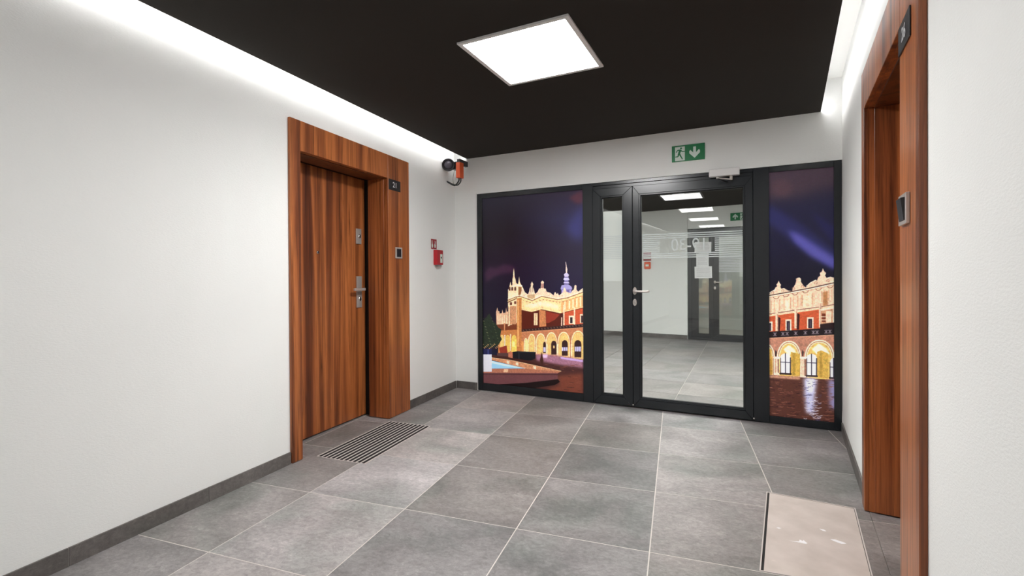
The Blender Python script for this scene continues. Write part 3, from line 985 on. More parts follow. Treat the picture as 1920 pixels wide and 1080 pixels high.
    (235, 200, 130, 0, 776, 509, 792, 510, 792, 484, 776, 483),
    (250, 222, 180, 0, 701, 521, 718, 522, 717, 407, 700, 406),
    (250, 222, 180, 0, 814, 527, 831, 528, 830, 415, 814, 414),
    (250, 222, 180, 0, 955, 535, 971, 536, 971, 424, 955, 423),
    (52, 32, 34, 0, 440, 652, 1078, 731, 1078, 700, 440, 628),
    (150, 115, 95, 3.6, 452, 649, 467, 635),
    (120, 90, 80, 3.1, 467, 649, 452, 635),
    (150, 115, 95, 3.6, 486, 653, 501, 640),
    (120, 90, 80, 3.1, 501, 653, 486, 639),
    (150, 115, 95, 3.6, 520, 657, 535, 644),
    (120, 90, 80, 3.1, 535, 658, 519, 643),
    (150, 115, 95, 3.6, 553, 661, 568, 648),
    (120, 90, 80, 3.1, 568, 662, 553, 647),
    (150, 115, 95, 3.6, 586, 665, 601, 652),
    (120, 90, 80, 3.1, 601, 666, 586, 651),
    (150, 115, 95, 3.6, 620, 669, 634, 656),
    (120, 90, 80, 3.1, 634, 670, 620, 656),
    (150, 115, 95, 3.6, 653, 673, 667, 660),
    (120, 90, 80, 3.1, 667, 674, 653, 660),
    (150, 115, 95, 3.6, 685, 677, 700, 664),
    (120, 90, 80, 3.1, 700, 678, 685, 664),
    (150, 115, 95, 3.6, 718, 681, 732, 668),
    (120, 90, 80, 3.1, 732, 682, 718, 668),
    (150, 115, 95, 3.6, 750, 685, 765, 672),
    (120, 90, 80, 3.1, 765, 686, 750, 672),
    (150, 115, 95, 3.6, 782, 689, 797, 676),
    (120, 90, 80, 3.1, 797, 690, 782, 676),
    (150, 115, 95, 3.6, 814, 693, 829, 680),
    (120, 90, 80, 3.1, 829, 694, 814, 680),
    (150, 115, 95, 3.6, 846, 697, 860, 684),
    (120, 90, 80, 3.1, 860, 698, 846, 684),
    (150, 115, 95, 3.6, 878, 701, 892, 688),
    (120, 90, 80, 3.1, 892, 702, 878, 688),
    (150, 115, 95, 3.6, 909, 705, 923, 692),
    (120, 90, 80, 3.1, 923, 705, 909, 692),
    (150, 115, 95, 3.6, 940, 709, 954, 696),
    (120, 90, 80, 3.1, 954, 709, 940, 695),
    (150, 115, 95, 3.6, 971, 713, 985, 700),
    (120, 90, 80, 3.1, 985, 713, 971, 699),
    (150, 115, 95, 3.6, 1002, 716, 1016, 704),
    (120, 90, 80, 3.1, 1016, 717, 1002, 703),
    (150, 115, 95, 3.6, 1033, 720, 1046, 708),
    (120, 90, 80, 3.1, 1046, 721, 1033, 707),
    (150, 115, 95, 3.6, 1063, 724, 1077, 711),
    (120, 90, 80, 3.1, 1077, 724, 1063, 711),
    (225, 160, 110, 4.5, 440, 623, 1078, 695),
    (78, 42, 40, 0, -42, 383, 438, 409, 1076, 391, 1074, -37, -46, -165),
    (165, 112, 135, -18.4, 590, 414, 792, 417, 1076, 396, 1076, 316, 846, 328, 601, 352),
    (225, 190, 225, -9.2, 669, 419, 720, 418, 714, 386, 658, 382),
    (200, 165, 225, -6.9, 847, 406, 1076, 391, 1076, 371, 857, 386),
    (122, 62, 44, -27.6, 818, 218, 1075, 265, 1074, 54, 622, 43, 845, 133),
    (60, 30, 28, 3.1, 432, 29, 456, 27),
    (120, 66, 50, 3.1, 694, 46, 721, 44),
    (150, 88, 66, 3.1, 849, 290, 883, 289),
    (120, 66, 50, 3.1, 983, 169, 1040, 171),
    (60, 30, 28, 3.1, 406, 212, 465, 212),
    (120, 66, 50, 3.1, 849, 209, 875, 207),
    (150, 88, 66, 3.1, 527, 248, 565, 247),
    (60, 30, 28, 3.1, 907, 282, 971, 283),
    (120, 66, 50, 3.1, 954, 330, 993, 329),
    (150, 88, 66, 3.1, 688, 319, 732, 319),
    (60, 30, 28, 3.1, 972, 314, 1021, 314),
    (150, 88, 66, 3.1, 964, 286, 986, 283),
    (120, 66, 50, 3.1, 344, 273, 394, 273),
    (150, 88, 66, 3.1, 981, 221, 1021, 220),
    (60, 30, 28, 3.1, 790, 305, 841, 305),
    (150, 88, 66, 3.1, 1006, 334, 1054, 334),
    (60, 30, 28, 3.1, 768, 286, 803, 285),
    (120, 66, 50, 3.1, 1029, 50, 1056, 49),
    (150, 88, 66, 3.1, 835, 44, 868, 43),
    (60, 30, 28, 3.1, 771, 320, 812, 319),
    (150, 88, 66, 3.1, 883, 315, 922, 314),
    (60, 30, 28, 3.1, 943, 167, 986, 167),
    (120, 66, 50, 3.1, 623, 11, 675, 12),
    (150, 88, 66, 3.1, 343, 42, 384, 42),
    (60, 30, 28, 3.1, 647, 256, 692, 256),
    (120, 66, 50, 3.1, 569, 290, 625, 290),
    (150, 88, 66, 3.1, 406, 53, 431, 51),
    (60, 30, 28, 3.1, 886, 93, 932, 94),
    (120, 66, 50, 3.1, 839, 261, 896, 262),
    (150, 88, 66, 3.1, 641, 250, 712, 252),
    (120, 66, 50, 3.1, 940, 233, 994, 233),
    (150, 88, 66, 3.1, 456, 39, 493, 39),
    (60, 30, 28, 3.1, 366, -13, 400, -13),
    (120, 66, 50, 3.1, 997, 50, 1047, 51),
    (150, 88, 66, 3.1, 339, 281, 375, 279),
    (120, 66, 50, 3.1, 1011, 244, 1039, 242),
    (150, 88, 66, 3.1, 737, 288, 764, 286),
    (60, 30, 28, 3.1, 609, 41, 641, 40),
    (120, 66, 50, 3.1, 842, 100, 907, 102),
    (150, 88, 66, 3.1, 690, 296, 715, 294),
    (60, 30, 28, 3.1, 714, 275, 768, 275),
    (120, 66, 50, 3.1, 392, 53, 428, 52),
    (150, 88, 66, 3.1, 340, 243, 388, 243),
    (150, 88, 66, 3.1, 998, 187, 1063, 189),
    (60, 30, 28, 3.1, 350, -20, 422, -17),
    (150, 88, 66, 3.1, 718, 45, 744, 43),
    (150, 88, 66, 3.1, 847, 307, 902, 307),
    (120, 66, 50, 3.1, 789, 318, 841, 318),
    (150, 88, 66, 3.1, 602, 43, 637, 42),
    (60, 30, 28, 3.1, 915, 120, 966, 121),
    (120, 66, 50, 3.1, 951, 336, 1001, 335),
    (60, 30, 28, 3.1, 628, 300, 660, 299),
    (120, 66, 50, 3.1, 769, 276, 794, 274),
    (60, 30, 28, 3.1, 719, 321, 780, 321),
    (120, 66, 50, 3.1, 574, 70, 598, 68),
    (150, 88, 66, 3.1, 1003, 171, 1070, 173),
    (60, 30, 28, 3.1, 1023, 99, 1050, 98),
    (120, 66, 50, 3.1, 586, 246, 649, 247),
    (150, 88, 66, 3.1, 473, 240, 502, 238),
    (60, 30, 28, 3.1, 418, 5, 493, 8),
    (120, 66, 50, 3.1, 505, 231, 555, 231),
    (60, 30, 28, 3.1, 997, 343, 1023, 341),
    (120, 66, 50, 3.1, 900, 325, 934, 324),
    (150, 88, 66, 3.1, 934, 160, 966, 159),
    (60, 30, 28, 3.1, 374, 214, 414, 213),
    (120, 66, 50, 3.1, 899, 43, 959, 45),
    (150, 88, 66, 3.1, 967, 64, 1030, 66),
    (60, 30, 28, 3.1, 979, 54, 1005, 53),
    (120, 66, 50, 3.1, 564, 239, 618, 239),
    (60, 30, 28, 3.1, 925, 222, 956, 221),
    (60, 30, 28, 3.1, 651, 265, 694, 265),
    (120, 66, 50, 3.1, 569, 264, 620, 264),
    (60, 30, 28, 3.1, 804, 293, 857, 293),
    (60, 30, 28, 3.1, 955, 123, 987, 122),
    (60, 30, 28, 3.1, 672, 53, 711, 53),
    (70, 38, 28, -4.6, 635, 354, 658, 440, 674, 357, 663, 293),
    (26, 28, 34, 0, 337, 419, 403, 431, 421, 430, 590, 435, 589, 372, 543, 348, 426, 339, 343, 355),
    (62, 66, 76, 0, 406, 429, 412, 429, 412, 349, 406, 348),
    (60, 66, 70, 4.5, 421, 424, 584, 430),
    (190, 110, 80, 0, 289, 416, 337, 419, 337, 354, 289, 351),
    (90, 60, 60, 0, 148, 396, 289, 405, 289, 372, 148, 363),
    (38, 50, 36, 0, -14, 674, 12, 742, 38, 759, 57, 788, 76, 799, 94, 767, 107, 723, 144, 703, 175, 660, 211, 640, 199, 574, 217, 542, 180, 485, 117, 449, -16, 441),
    (75, 92, 60, 5, -7, 752, 4, 746),
    (22, 30, 24, 5, 101, 593, 112, 586),
    (120, 120, 85, 5, 3, 723, 14, 716),
    (52, 66, 44, 5, 111, 563, 122, 557),
    (75, 92, 60, 5, 13, 693, 24, 686),
    (22, 30, 24, 5, 121, 534, 132, 528),
    (120, 120, 85, 5, 23, 664, 34, 657),
    (52, 66, 44, 5, 131, 505, 142, 498),
    (75, 92, 60, 5, 33, 634, 44, 627),
    (22, 30, 24, 5, 140, 476, 152, 469),
    (120, 120, 85, 5, 43, 605, 54, 598),
    (75, 92, 60, 5, 53, 575, 64, 569),
    (120, 120, 85, 5, 63, 546, 74, 539),
    (75, 92, 60, 5, 72, 517, 84, 510),
    (120, 120, 85, 5, 82, 487, 94, 481),
    (75, 92, 60, 5, 94, 756, 105, 749),
    (22, 30, 24, 5, -6, 587, 5, 581),
    (120, 120, 85, 5, 104, 726, 115, 720),
    (52, 66, 44, 5, 4, 558, 15, 551),
    (75, 92, 60, 5, 114, 697, 125, 690),
    (22, 30, 24, 5, 14, 528, 25, 522),
    (120, 120, 85, 5, 124, 668, 135, 661),
    (52, 66, 44, 5, 24, 499, 35, 492),
    (75, 92, 60, 5, 133, 639, 145, 632),
    (22, 30, 24, 5, 34, 470, 45, 463),
    (120, 120, 85, 5, 143, 609, 154, 603),
    (52, 66, 44, 5, 46, 739, 57, 732),
    (75, 92, 60, 5, 153, 580, 164, 574),
    (22, 30, 24, 5, 56, 710, 67, 703),
    (120, 120, 85, 5, 163, 551, 174, 545),
    (52, 66, 44, 5, 65, 680, 77, 674),
    (75, 92, 60, 5, 172, 522, 183, 516),
    (22, 30, 24, 5, 75, 651, 87, 644),
    (120, 120, 85, 5, 182, 493, 193, 487),
    (52, 66, 44, 5, 85, 622, 96, 615),
    (22, 30, 24, 5, 95, 592, 106, 586),
    (120, 120, 85, 5, -3, 723, 8, 716),
    (52, 66, 44, 5, 105, 563, 116, 556),
    (75, 92, 60, 5, 7, 693, 18, 686),
    (22, 30, 24, 5, 115, 534, 126, 527),
    (120, 120, 85, 5, 17, 663, 28, 657),
    (52, 66, 44, 5, 124, 505, 136, 498),
    (75, 92, 60, 5, 26, 634, 38, 627),
    (22, 30, 24, 5, 134, 475, 145, 469),
    (120, 120, 85, 5, 36, 604, 48, 598),
    (75, 92, 60, 5, 46, 575, 58, 568),
    (120, 120, 85, 5, 56, 546, 68, 539),
    (75, 92, 60, 5, 66, 516, 77, 510),
    (120, 120, 85, 5, 76, 487, 87, 480),
    (52, 66, 44, 5, 185, 626, 196, 619),
    (225, 175, 110, 6.8, -9, 480, 1, 475),
    (225, 175, 110, 6.8, 6, 442, 16, 437),
    (225, 175, 110, 6.8, 21, 454, 32, 449),
    (225, 175, 110, 6.8, 37, 466, 47, 461),
    (225, 175, 110, 6.8, 52, 478, 62, 473),
    (225, 175, 110, 6.8, 67, 440, 77, 435),
    (225, 175, 110, 6.8, 82, 452, 92, 447),
    (225, 175, 110, 6.8, 97, 464, 107, 459),
    (225, 175, 110, 6.8, 112, 476, 122, 471),
    (225, 175, 110, 6.8, 127, 488, 137, 483),
    (225, 175, 110, 6.8, 142, 450, 152, 445),
    (225, 175, 110, 6.8, 157, 462, 167, 457),
    (225, 175, 110, 6.8, 172, 474, 182, 469),
    (225, 175, 110, 6.8, 187, 486, 197, 481),
    (28, 30, 78, 0, -16, 429, 98, 436, 98, 359, -16, 351),
    (50, 60, 120, 0, 48, 428, 67, 429, 66, 363, 47, 361),
    (20, 22, 50, 0, 98, 425, 161, 429, 160, 364, 98, 359),
    (70, 35, 30, 0, 98, 376, 508, 345, 857, 262, 97, 315),
    (205, 140, 98, 0, 98, 343, 331, 332, 857, 265, 791, 252, 479, 260, 97, 321),
    (255, 215, 160, 4.5, 98, 345, 319, 334, 857, 268),
    (255, 220, 190, -4.6, 270, 328, 301, 324, 300, 292, 270, 301),
    (255, 220, 190, -4.6, 373, 319, 402, 316, 402, 284, 373, 292),
    (255, 220, 190, -4.6, 566, 296, 595, 293, 594, 262, 566, 270),
    (150, 205, 238, 0, 97, 315, 484, 264, 97, 231),
    (205, 232, 245, 0, 97, 310, 331, 278, 479, 266, 270, 268, 97, 288),
    (180, 112, 84, 0, -17, 220, 484, 263, 857, 262, 824, 247, -18, 176),
    (240, 190, 150, -4.6, 239, 238, 288, 242, 282, 209, 233, 205),
    (112, 66, 70, 0, -18, 179, 824, 247, 824, 187, 478, 119, -18, 50),
    (60, 30, 34, 5, -18, 165, 824, 231),
    (28, 14, 16, 0, -18, 50, 478, 119, 824, 187, 845, 164, 790, 128, 565, 74, 329, 19, -19, 39),
    (218, 218, 228, 0, -42, 369, 98, 379, 97, 199, -43, 188),
]

# each row: red, green, blue, stroke width (+) or blur (-) in mm, then x, z pairs in mm
POSTER_B = [
    (70, 52, 66, -73.6, -21, 2049, 455, 2026, 454, 1845, 335, 1835, 212, 1792, 104, 1784, -22, 1781),
    (84, 60, 70, -41.4, 16, 1918, 104, 1939, 159, 1871, 133, 1798, 30, 1815),
    (40, 40, 92, -41.4, -22, 1738, 30, 1722, 212, 1577, 437, 1363, 436, 1242, 282, 1334, 103, 1499, -22, 1611),
    (84, 80, 165, -32.2, 133, 1531, 212, 1494, 447, 1298, 447, 1209, 282, 1326, 176, 1433),
    (34, 32, 80, -36.8, 283, 1676, 454, 1523, 454, 1382, 352, 1528),
    (242, 210, 178, 0, -17, 1010, -1, 1027, 14, 1048, 36, 1063, 43, 1082, 55, 1091, 49, 1104, 58, 1116, 66, 1137, 73, 1116, 82, 1104, 77, 1087, 84, 1072, 102, 1078, 131, 1058, 157, 1054, 164, 1079, 179, 1108, 186, 1137, 182, 1150, 197, 1158, 207, 1160, 218, 1150, 218, 1125, 225, 1112, 239, 1092, 250, 1083, 274, 1112, 306, 1139, 323, 1137, 330, 1161, 344, 1174, 341, 1194, 355, 1206, 361, 1231, 370, 1206, 382, 1194, 375, 1173, 385, 1157, 406, 1163, 453, 1149, 453, 919, -17, 822),
    (175, 120, 95, 3.1, 17, 1033, 15, 1044, 25, 1052, 33, 1044, 31, 1033, 25, 1036),
    (175, 120, 95, 3.1, 88, 1049, 86, 1059, 95, 1067, 103, 1060, 101, 1049, 95, 1051),
    (175, 120, 95, 3.1, 160, 1068, 159, 1079, 168, 1086, 176, 1079, 173, 1068, 168, 1070),
    (175, 120, 95, 3.1, 221, 1083, 220, 1094, 228, 1101, 237, 1094, 234, 1083, 228, 1085),
    (175, 120, 95, 3.1, 309, 1110, 308, 1121, 316, 1128, 324, 1121, 322, 1110, 316, 1112),
    (175, 120, 95, 3.1, 387, 1127, 385, 1137, 394, 1144, 402, 1137, 399, 1126, 394, 1129),
    (255, 238, 214, 4.5, -9, 1031, 17, 1050, 40, 1065),
    (255, 238, 214, 4.5, 253, 1092, 281, 1121, 316, 1141),
    (255, 238, 214, 4.5, 392, 1157, 409, 1163, 453, 1149),
    (70, 42, 40, 6.8, -17, 1014, 139, 1047, 281, 1079, 453, 1125),
    (255, 235, 208, 7.2, -17, 1004, 139, 1038, 281, 1070, 453, 1116),
    (190, 140, 105, 3.1, -17, 997, 139, 1030, 281, 1063, 453, 1109),
    (150, 98, 70, 4.5, 28, 1004, 39, 992, 58, 994, 69, 1009),
    (150, 98, 70, 4.5, 95, 1020, 106, 1008, 124, 1010, 135, 1025),
    (150, 98, 70, 4.5, 157, 1035, 168, 1023, 186, 1025, 196, 1040),
    (150, 98, 70, 4.5, 228, 1053, 239, 1040, 257, 1043, 267, 1057),
    (150, 98, 70, 4.5, 313, 1073, 323, 1061, 340, 1063, 351, 1077),
    (150, 98, 70, 4.5, 389, 1091, 399, 1079, 416, 1081, 426, 1096),
    (200, 145, 100, 4.5, 13, 971, 13, 886),
    (225, 175, 130, 4.5, 36, 976, 36, 892),
    (200, 145, 100, 4.5, 73, 985, 73, 901),
    (225, 175, 130, 4.5, 102, 993, 102, 909),
    (200, 145, 100, 4.5, 146, 1003, 146, 920),
    (225, 175, 130, 4.5, 168, 1009, 167, 925),
    (200, 145, 100, 4.5, 196, 1016, 196, 933),
    (225, 175, 130, 4.5, 218, 1021, 217, 938),
    (200, 145, 100, 4.5, 225, 1023, 225, 940),
    (225, 175, 130, 4.5, 260, 1031, 260, 949),
    (200, 145, 100, 4.5, 292, 1039, 292, 957),
    (225, 175, 130, 4.5, 302, 1042, 302, 960),
    (200, 145, 100, 4.5, 354, 1055, 354, 973),
    (225, 175, 130, 4.5, 371, 1059, 371, 977),
    (200, 145, 100, 4.5, 399, 1065, 399, 984),
    (225, 175, 130, 4.5, 419, 1070, 419, 989),
    (252, 226, 190, 0, 39, 968, 58, 973, 58, 888, 39, 883),
    (255, 232, 200, 0, 113, 978, 142, 987, 142, 903, 113, 894),
    (252, 226, 190, 0, 235, 1013, 285, 1026, 285, 931, 235, 922),
    (185, 125, 75, -6.9, 361, 1047, 392, 1056, 392, 950, 361, 941),
    (205, 85, 35, 0, -17, 856, 333, 920, 453, 947, 452, 774, -17, 719),
    (180, 66, 28, 3.6, 6, 865, 17, 867),
    (228, 112, 52, 3.6, 93, 835, 104, 837),
    (180, 66, 28, 3.6, 179, 805, 190, 807),
    (228, 112, 52, 3.6, 264, 775, 274, 777),
    (180, 66, 28, 3.6, 16, 842, 27, 844),
    (228, 112, 52, 3.6, 104, 811, 114, 813),
    (180, 66, 28, 3.6, 189, 782, 200, 784),
    (228, 112, 52, 3.6, 274, 860, 284, 862),
    (180, 66, 28, 3.6, 26, 818, 38, 820),
    (228, 112, 52, 3.6, 114, 788, 125, 790),
    (180, 66, 28, 3.6, 199, 867, 210, 869),
    (228, 112, 52, 3.6, 283, 837, 294, 839),
    (180, 66, 28, 3.6, 37, 795, 48, 797),
    (228, 112, 52, 3.6, 124, 765, 135, 767),
    (180, 66, 28, 3.6, 209, 844, 220, 846),
    (228, 112, 52, 3.6, 293, 814, 304, 816),
    (180, 66, 28, 3.6, 47, 772, 58, 774),
    (228, 112, 52, 3.6, 134, 851, 145, 853),
    (180, 66, 28, 3.6, 219, 821, 230, 823),
    (228, 112, 52, 3.6, 303, 792, 313, 794),
    (180, 66, 28, 3.6, 58, 858, 69, 860),
    (228, 112, 52, 3.6, 144, 828, 155, 830),
    (180, 66, 28, 3.6, 229, 798, 240, 800),
    (228, 112, 52, 3.6, 312, 769, 323, 771),
    (180, 66, 28, 3.6, 68, 835, 79, 837),
    (228, 112, 52, 3.6, 154, 805, 165, 807),
    (180, 66, 28, 3.6, 239, 775, 250, 778),
    (228, 112, 52, 3.6, 322, 853, 333, 855),
    (180, 66, 28, 3.6, 78, 812, 89, 814),
    (228, 112, 52, 3.6, 164, 782, 175, 784),
    (180, 66, 28, 3.6, 249, 860, 260, 862),
    (228, 112, 52, 3.6, 332, 830, 342, 832),
    (180, 66, 28, 3.6, 88, 789, 99, 791),
    (228, 112, 52, 3.6, 175, 867, 186, 869),
    (180, 66, 28, 3.6, 259, 837, 270, 839),
    (228, 112, 52, 3.6, 11, 795, 22, 797),
    (180, 66, 28, 3.6, 99, 765, 110, 767),
    (228, 112, 52, 3.6, 185, 844, 195, 846),
    (180, 66, 28, 3.6, 269, 815, 279, 817),
    (228, 112, 52, 3.6, 21, 772, 33, 774),
    (250, 215, 175, 9.9, -17, 852, 333, 918, 453, 947),
    (100, 50, 30, 4, -17, 867, 65, 882, 174, 904, 333, 932, 453, 959),
    (60, 24, 26, 0, 61, 850, 78, 838, 72, 732, 57, 731),
    (60, 24, 26, 0, 192, 883, 208, 871, 203, 755, 188, 754),
    (244, 212, 180, 0, 43, 883, 61, 884, 61, 736, 43, 735),
    (180, 130, 105, 3.6, 58, 867, 57, 736),
    (244, 212, 180, 0, 173, 929, 191, 929, 190, 763, 172, 762),
    (180, 130, 105, 3.6, 187, 912, 187, 762),
    (244, 212, 180, 0, 335, 977, 351, 978, 350, 778, 335, 777),
    (180, 130, 105, 3.6, 347, 961, 347, 777),
    (250, 222, 198, 0, -10, 809, 22, 811, 22, 734, -10, 733),
    (48, 34, 48, 0, 0, 797, 12, 797, 12, 736, 0, 735),
    (120, 110, 125, 3.6, 6, 784, 6, 742),
    (250, 222, 198, 0, 111, 831, 153, 832, 152, 744, 111, 742),
    (48, 34, 48, 0, 120, 818, 142, 819, 142, 746, 120, 745),
    (120, 110, 125, 3.6, 132, 806, 132, 752),
    (250, 222, 198, 0, 256, 852, 300, 854, 300, 767, 256, 765),
    (48, 34, 48, 0, 265, 840, 290, 841, 290, 769, 265, 768),
    (120, 110, 125, 3.6, 278, 828, 278, 775),
    (205, 150, 110, 0, 351, 916, 453, 919, 452, 806, 350, 802),
    (238, 210, 180, 0, 381, 905, 416, 906, 415, 817, 381, 816),
    (250, 226, 200, 13.5, 351, 912, 453, 935),
    (120, 50, 25, 0, 354, 884, 378, 885, 378, 819, 354, 819),
    (250, 222, 190, 5.4, 350, 859, 381, 860),
    (250, 222, 190, 5.4, 350, 835, 381, 836),
    (240, 215, 190, 0, 424, 951, 433, 951, 432, 789, 424, 789),
    (45, 25, 28, 0, 343, 802, 453, 822, 452, 774, 343, 761),
    (34, 24, 30, 0, -17, 726, 452, 782, 452, 729, -17, 679),
    (165, 150, 160, 3.6, 28, 722, 50, 697),
    (165, 150, 160, 3.6, 28, 696, 50, 723),
    (165, 150, 160, 3.6, 39, 724, 39, 695),
    (165, 150, 160, 3.6, 83, 728, 105, 703),
    (165, 150, 160, 3.6, 83, 702, 105, 729),
    (165, 150, 160, 3.6, 94, 730, 94, 701),
    (165, 150, 160, 3.6, 112, 731, 134, 706),
    (165, 150, 160, 3.6, 112, 705, 134, 732),
    (165, 150, 160, 3.6, 123, 733, 123, 704),
    (165, 150, 160, 3.6, 170, 737, 192, 713),
    (165, 150, 160, 3.6, 170, 712, 192, 738),
    (165, 150, 160, 3.6, 181, 739, 181, 710),
    (165, 150, 160, 3.6, 235, 743, 256, 720),
    (165, 150, 160, 3.6, 235, 718, 256, 744),
    (165, 150, 160, 3.6, 245, 746, 245, 717),
    (165, 150, 160, 3.6, 288, 749, 309, 725),
    (165, 150, 160, 3.6, 288, 724, 309, 750),
    (165, 150, 160, 3.6, 298, 751, 298, 723),
    (165, 150, 160, 3.6, 312, 751, 333, 728),
    (165, 150, 160, 3.6, 312, 727, 333, 752),
    (165, 150, 160, 3.6, 323, 754, 322, 725),
    (165, 150, 160, 3.6, 371, 757, 391, 734),
    (165, 150, 160, 3.6, 371, 733, 391, 758),
    (165, 150, 160, 3.6, 381, 760, 381, 731),
    (165, 150, 160, 3.6, 395, 760, 415, 737),
    (165, 150, 160, 3.6, 395, 736, 415, 761),
    (165, 150, 160, 3.6, 405, 762, 405, 734),
    (235, 180, 140, 6.3, -17, 675, 452, 725),
    (196, 134, 108, 0, -17, 673, 452, 723, 452, 374, -18, 378),
    (255, 235, 205, 0, -67, 378, -67, 502, -66, 530, -62, 557, -56, 581, -48, 601, -39, 616, -27, 626, -14, 630, -14, 630, 0, 628, 11, 619, 20, 605, 28, 586, 34, 563, 37, 537, 38, 510, 38, 387),
    (165, 105, 80, 0, -59, 379, -59, 499, -58, 525, -55, 550, -50, 573, -43, 592, -35, 607, -25, 616, -14, 619, -14, 619, -2, 617, 7, 609, 15, 596, 22, 577, 26, 556, 29, 531, 30, 505, 30, 386),
    (250, 225, 180, 0, -55, 379, -55, 497, -54, 523, -51, 547, -47, 569, -40, 588, -33, 602, -24, 611, -14, 615, -14, 615, -3, 612, 5, 604, 13, 591, 19, 574, 23, 552, 26, 528, 26, 503, 26, 386),
    (232, 190, 95, 0, -48, 379, -48, 491, -47, 516, -45, 540, -41, 561, -36, 579, -30, 592, -23, 601, -14, 604, -14, 604, -5, 602, 2, 594, 8, 582, 13, 564, 17, 544, 19, 520, 20, 496, 19, 385),
    (255, 235, 205, 0, 51, 375, 51, 519, 53, 551, 59, 581, 68, 608, 81, 630, 96, 648, 114, 659, 136, 664, 136, 664, 157, 662, 175, 652, 190, 637, 202, 616, 211, 590, 217, 562, 218, 531, 218, 390),
    (165, 105, 80, 0, 59, 376, 59, 516, 61, 546, 66, 574, 75, 600, 86, 622, 100, 638, 116, 649, 136, 653, 136, 653, 155, 651, 171, 642, 185, 627, 196, 607, 204, 583, 209, 556, 211, 527, 210, 389),
    (250, 225, 180, 0, 63, 376, 63, 514, 65, 543, 70, 571, 78, 596, 89, 618, 102, 634, 117, 644, 136, 649, 136, 649, 154, 647, 170, 638, 183, 623, 193, 603, 201, 580, 205, 553, 207, 524, 207, 389),
    (232, 190, 95, 0, 69, 377, 70, 508, 71, 536, 76, 563, 83, 588, 93, 609, 105, 624, 119, 635, 136, 639, 136, 639, 153, 636, 167, 628, 178, 614, 188, 595, 195, 571, 199, 545, 200, 517, 200, 388),
    (255, 235, 205, 0, 239, 371, 240, 537, 242, 568, 249, 599, 260, 626, 274, 649, 292, 667, 313, 678, 338, 683, 338, 683, 363, 681, 383, 672, 401, 656, 415, 635, 425, 610, 431, 581, 433, 551, 433, 389),
    (165, 105, 80, 0, 247, 372, 247, 533, 250, 563, 256, 592, 266, 618, 279, 640, 296, 657, 315, 668, 338, 673, 338, 673, 361, 671, 380, 662, 396, 647, 409, 627, 418, 603, 424, 575, 426, 546, 426, 388),
    (250, 225, 180, 0, 251, 372, 251, 531, 253, 561, 259, 589, 269, 615, 281, 636, 297, 653, 316, 664, 338, 668, 338, 668, 360, 666, 378, 658, 394, 643, 406, 623, 415, 599, 421, 572, 423, 544, 422, 388),
    (232, 190, 95, 0, 257, 373, 257, 526, 259, 554, 265, 582, 274, 607, 286, 628, 300, 644, 317, 654, 338, 658, 338, 658, 358, 656, 375, 648, 390, 634, 401, 615, 410, 591, 415, 565, 417, 537, 416, 387),
    (200, 150, 50, 0, -10, 532, 23, 534, 23, 390, -11, 387),
    (225, 180, 70, 0, -10, 588, 16, 589, 16, 517, -10, 515),
    (255, 250, 215, -6.9, 98, 594, 134, 630, 174, 599, 188, 562, 152, 568, 134, 542, 112, 574),
    (255, 250, 220, -6.9, 287, 606, 333, 654, 384, 616, 405, 577, 350, 581, 333, 556, 301, 595),
    (214, 172, 62, 0, 148, 577, 210, 564, 209, 393, 148, 396),
    (190, 150, 50, -4.6, 159, 569, 177, 574, 177, 395, 159, 393),
    (214, 172, 66, 0, 322, 588, 350, 602, 394, 580, 394, 389, 322, 391),
    (188, 148, 52, -4.6, 340, 581, 357, 586, 356, 394, 339, 392),
    (238, 240, 250, 0, 75, 394, 75, 525, 76, 533, 79, 540, 82, 547, 88, 553, 94, 557, 102, 560, 111, 562, 111, 562, 120, 561, 128, 559, 134, 556, 140, 551, 143, 545, 146, 538, 147, 530, 146, 400),
    (60, 52, 70, 6.3, 111, 562, 111, 397),
    (60, 52, 70, 5.9, 75, 492, 146, 493),
    (90, 80, 90, 5.4, 77, 525, 77, 394),
    (60, 52, 70, 7.2, 145, 530, 144, 400),
    (50, 36, 40, 13.5, 75, 401, 146, 403),
    (238, 240, 250, 0, 252, 393, 252, 534, 253, 541, 255, 548, 259, 555, 264, 560, 270, 565, 278, 568, 286, 569, 286, 569, 295, 569, 302, 567, 309, 563, 314, 558, 317, 552, 320, 546, 320, 538, 320, 399),
    (60, 52, 70, 6.3, 286, 569, 286, 396),
    (60, 52, 70, 5.9, 252, 501, 320, 502),
    (90, 80, 90, 5.4, 254, 534, 254, 393),
    (60, 52, 70, 7.2, 319, 538, 318, 399),
    (50, 36, 40, 13.5, 252, 399, 320, 401),
    (238, 240, 250, 0, 404, 390, 405, 512, 405, 519, 407, 526, 409, 533, 413, 538, 417, 542, 422, 545, 428, 546, 428, 546, 435, 546, 440, 544, 444, 540, 447, 535, 450, 529, 451, 523, 452, 515, 452, 394),
    (60, 52, 70, 6.3, 428, 546, 428, 392),
    (60, 52, 70, 5.9, 405, 479, 452, 479),
    (90, 80, 90, 5.4, 406, 512, 406, 390),
    (60, 52, 70, 7.2, 450, 515, 450, 394),
    (50, 36, 40, 13.5, 404, 396, 452, 396),
    (240, 208, 178, 0, 42, 519, 64, 520, 64, 389, 42, 387),
    (255, 238, 215, 0, 35, 531, 72, 534, 72, 517, 35, 514),
    (120, 70, 55, 6.8, 62, 512, 62, 389),
    (250, 225, 200, 0, 34, 404, 68, 406, 68, 389, 34, 387),
    (240, 208, 178, 0, 217, 531, 245, 533, 245, 380, 216, 377),
    (255, 238, 215, 0, 209, 543, 252, 546, 252, 529, 209, 526),
    (120, 70, 55, 6.8, 243, 525, 243, 380),
    (250, 225, 200, 0, 209, 393, 248, 397, 248, 380, 209, 377),
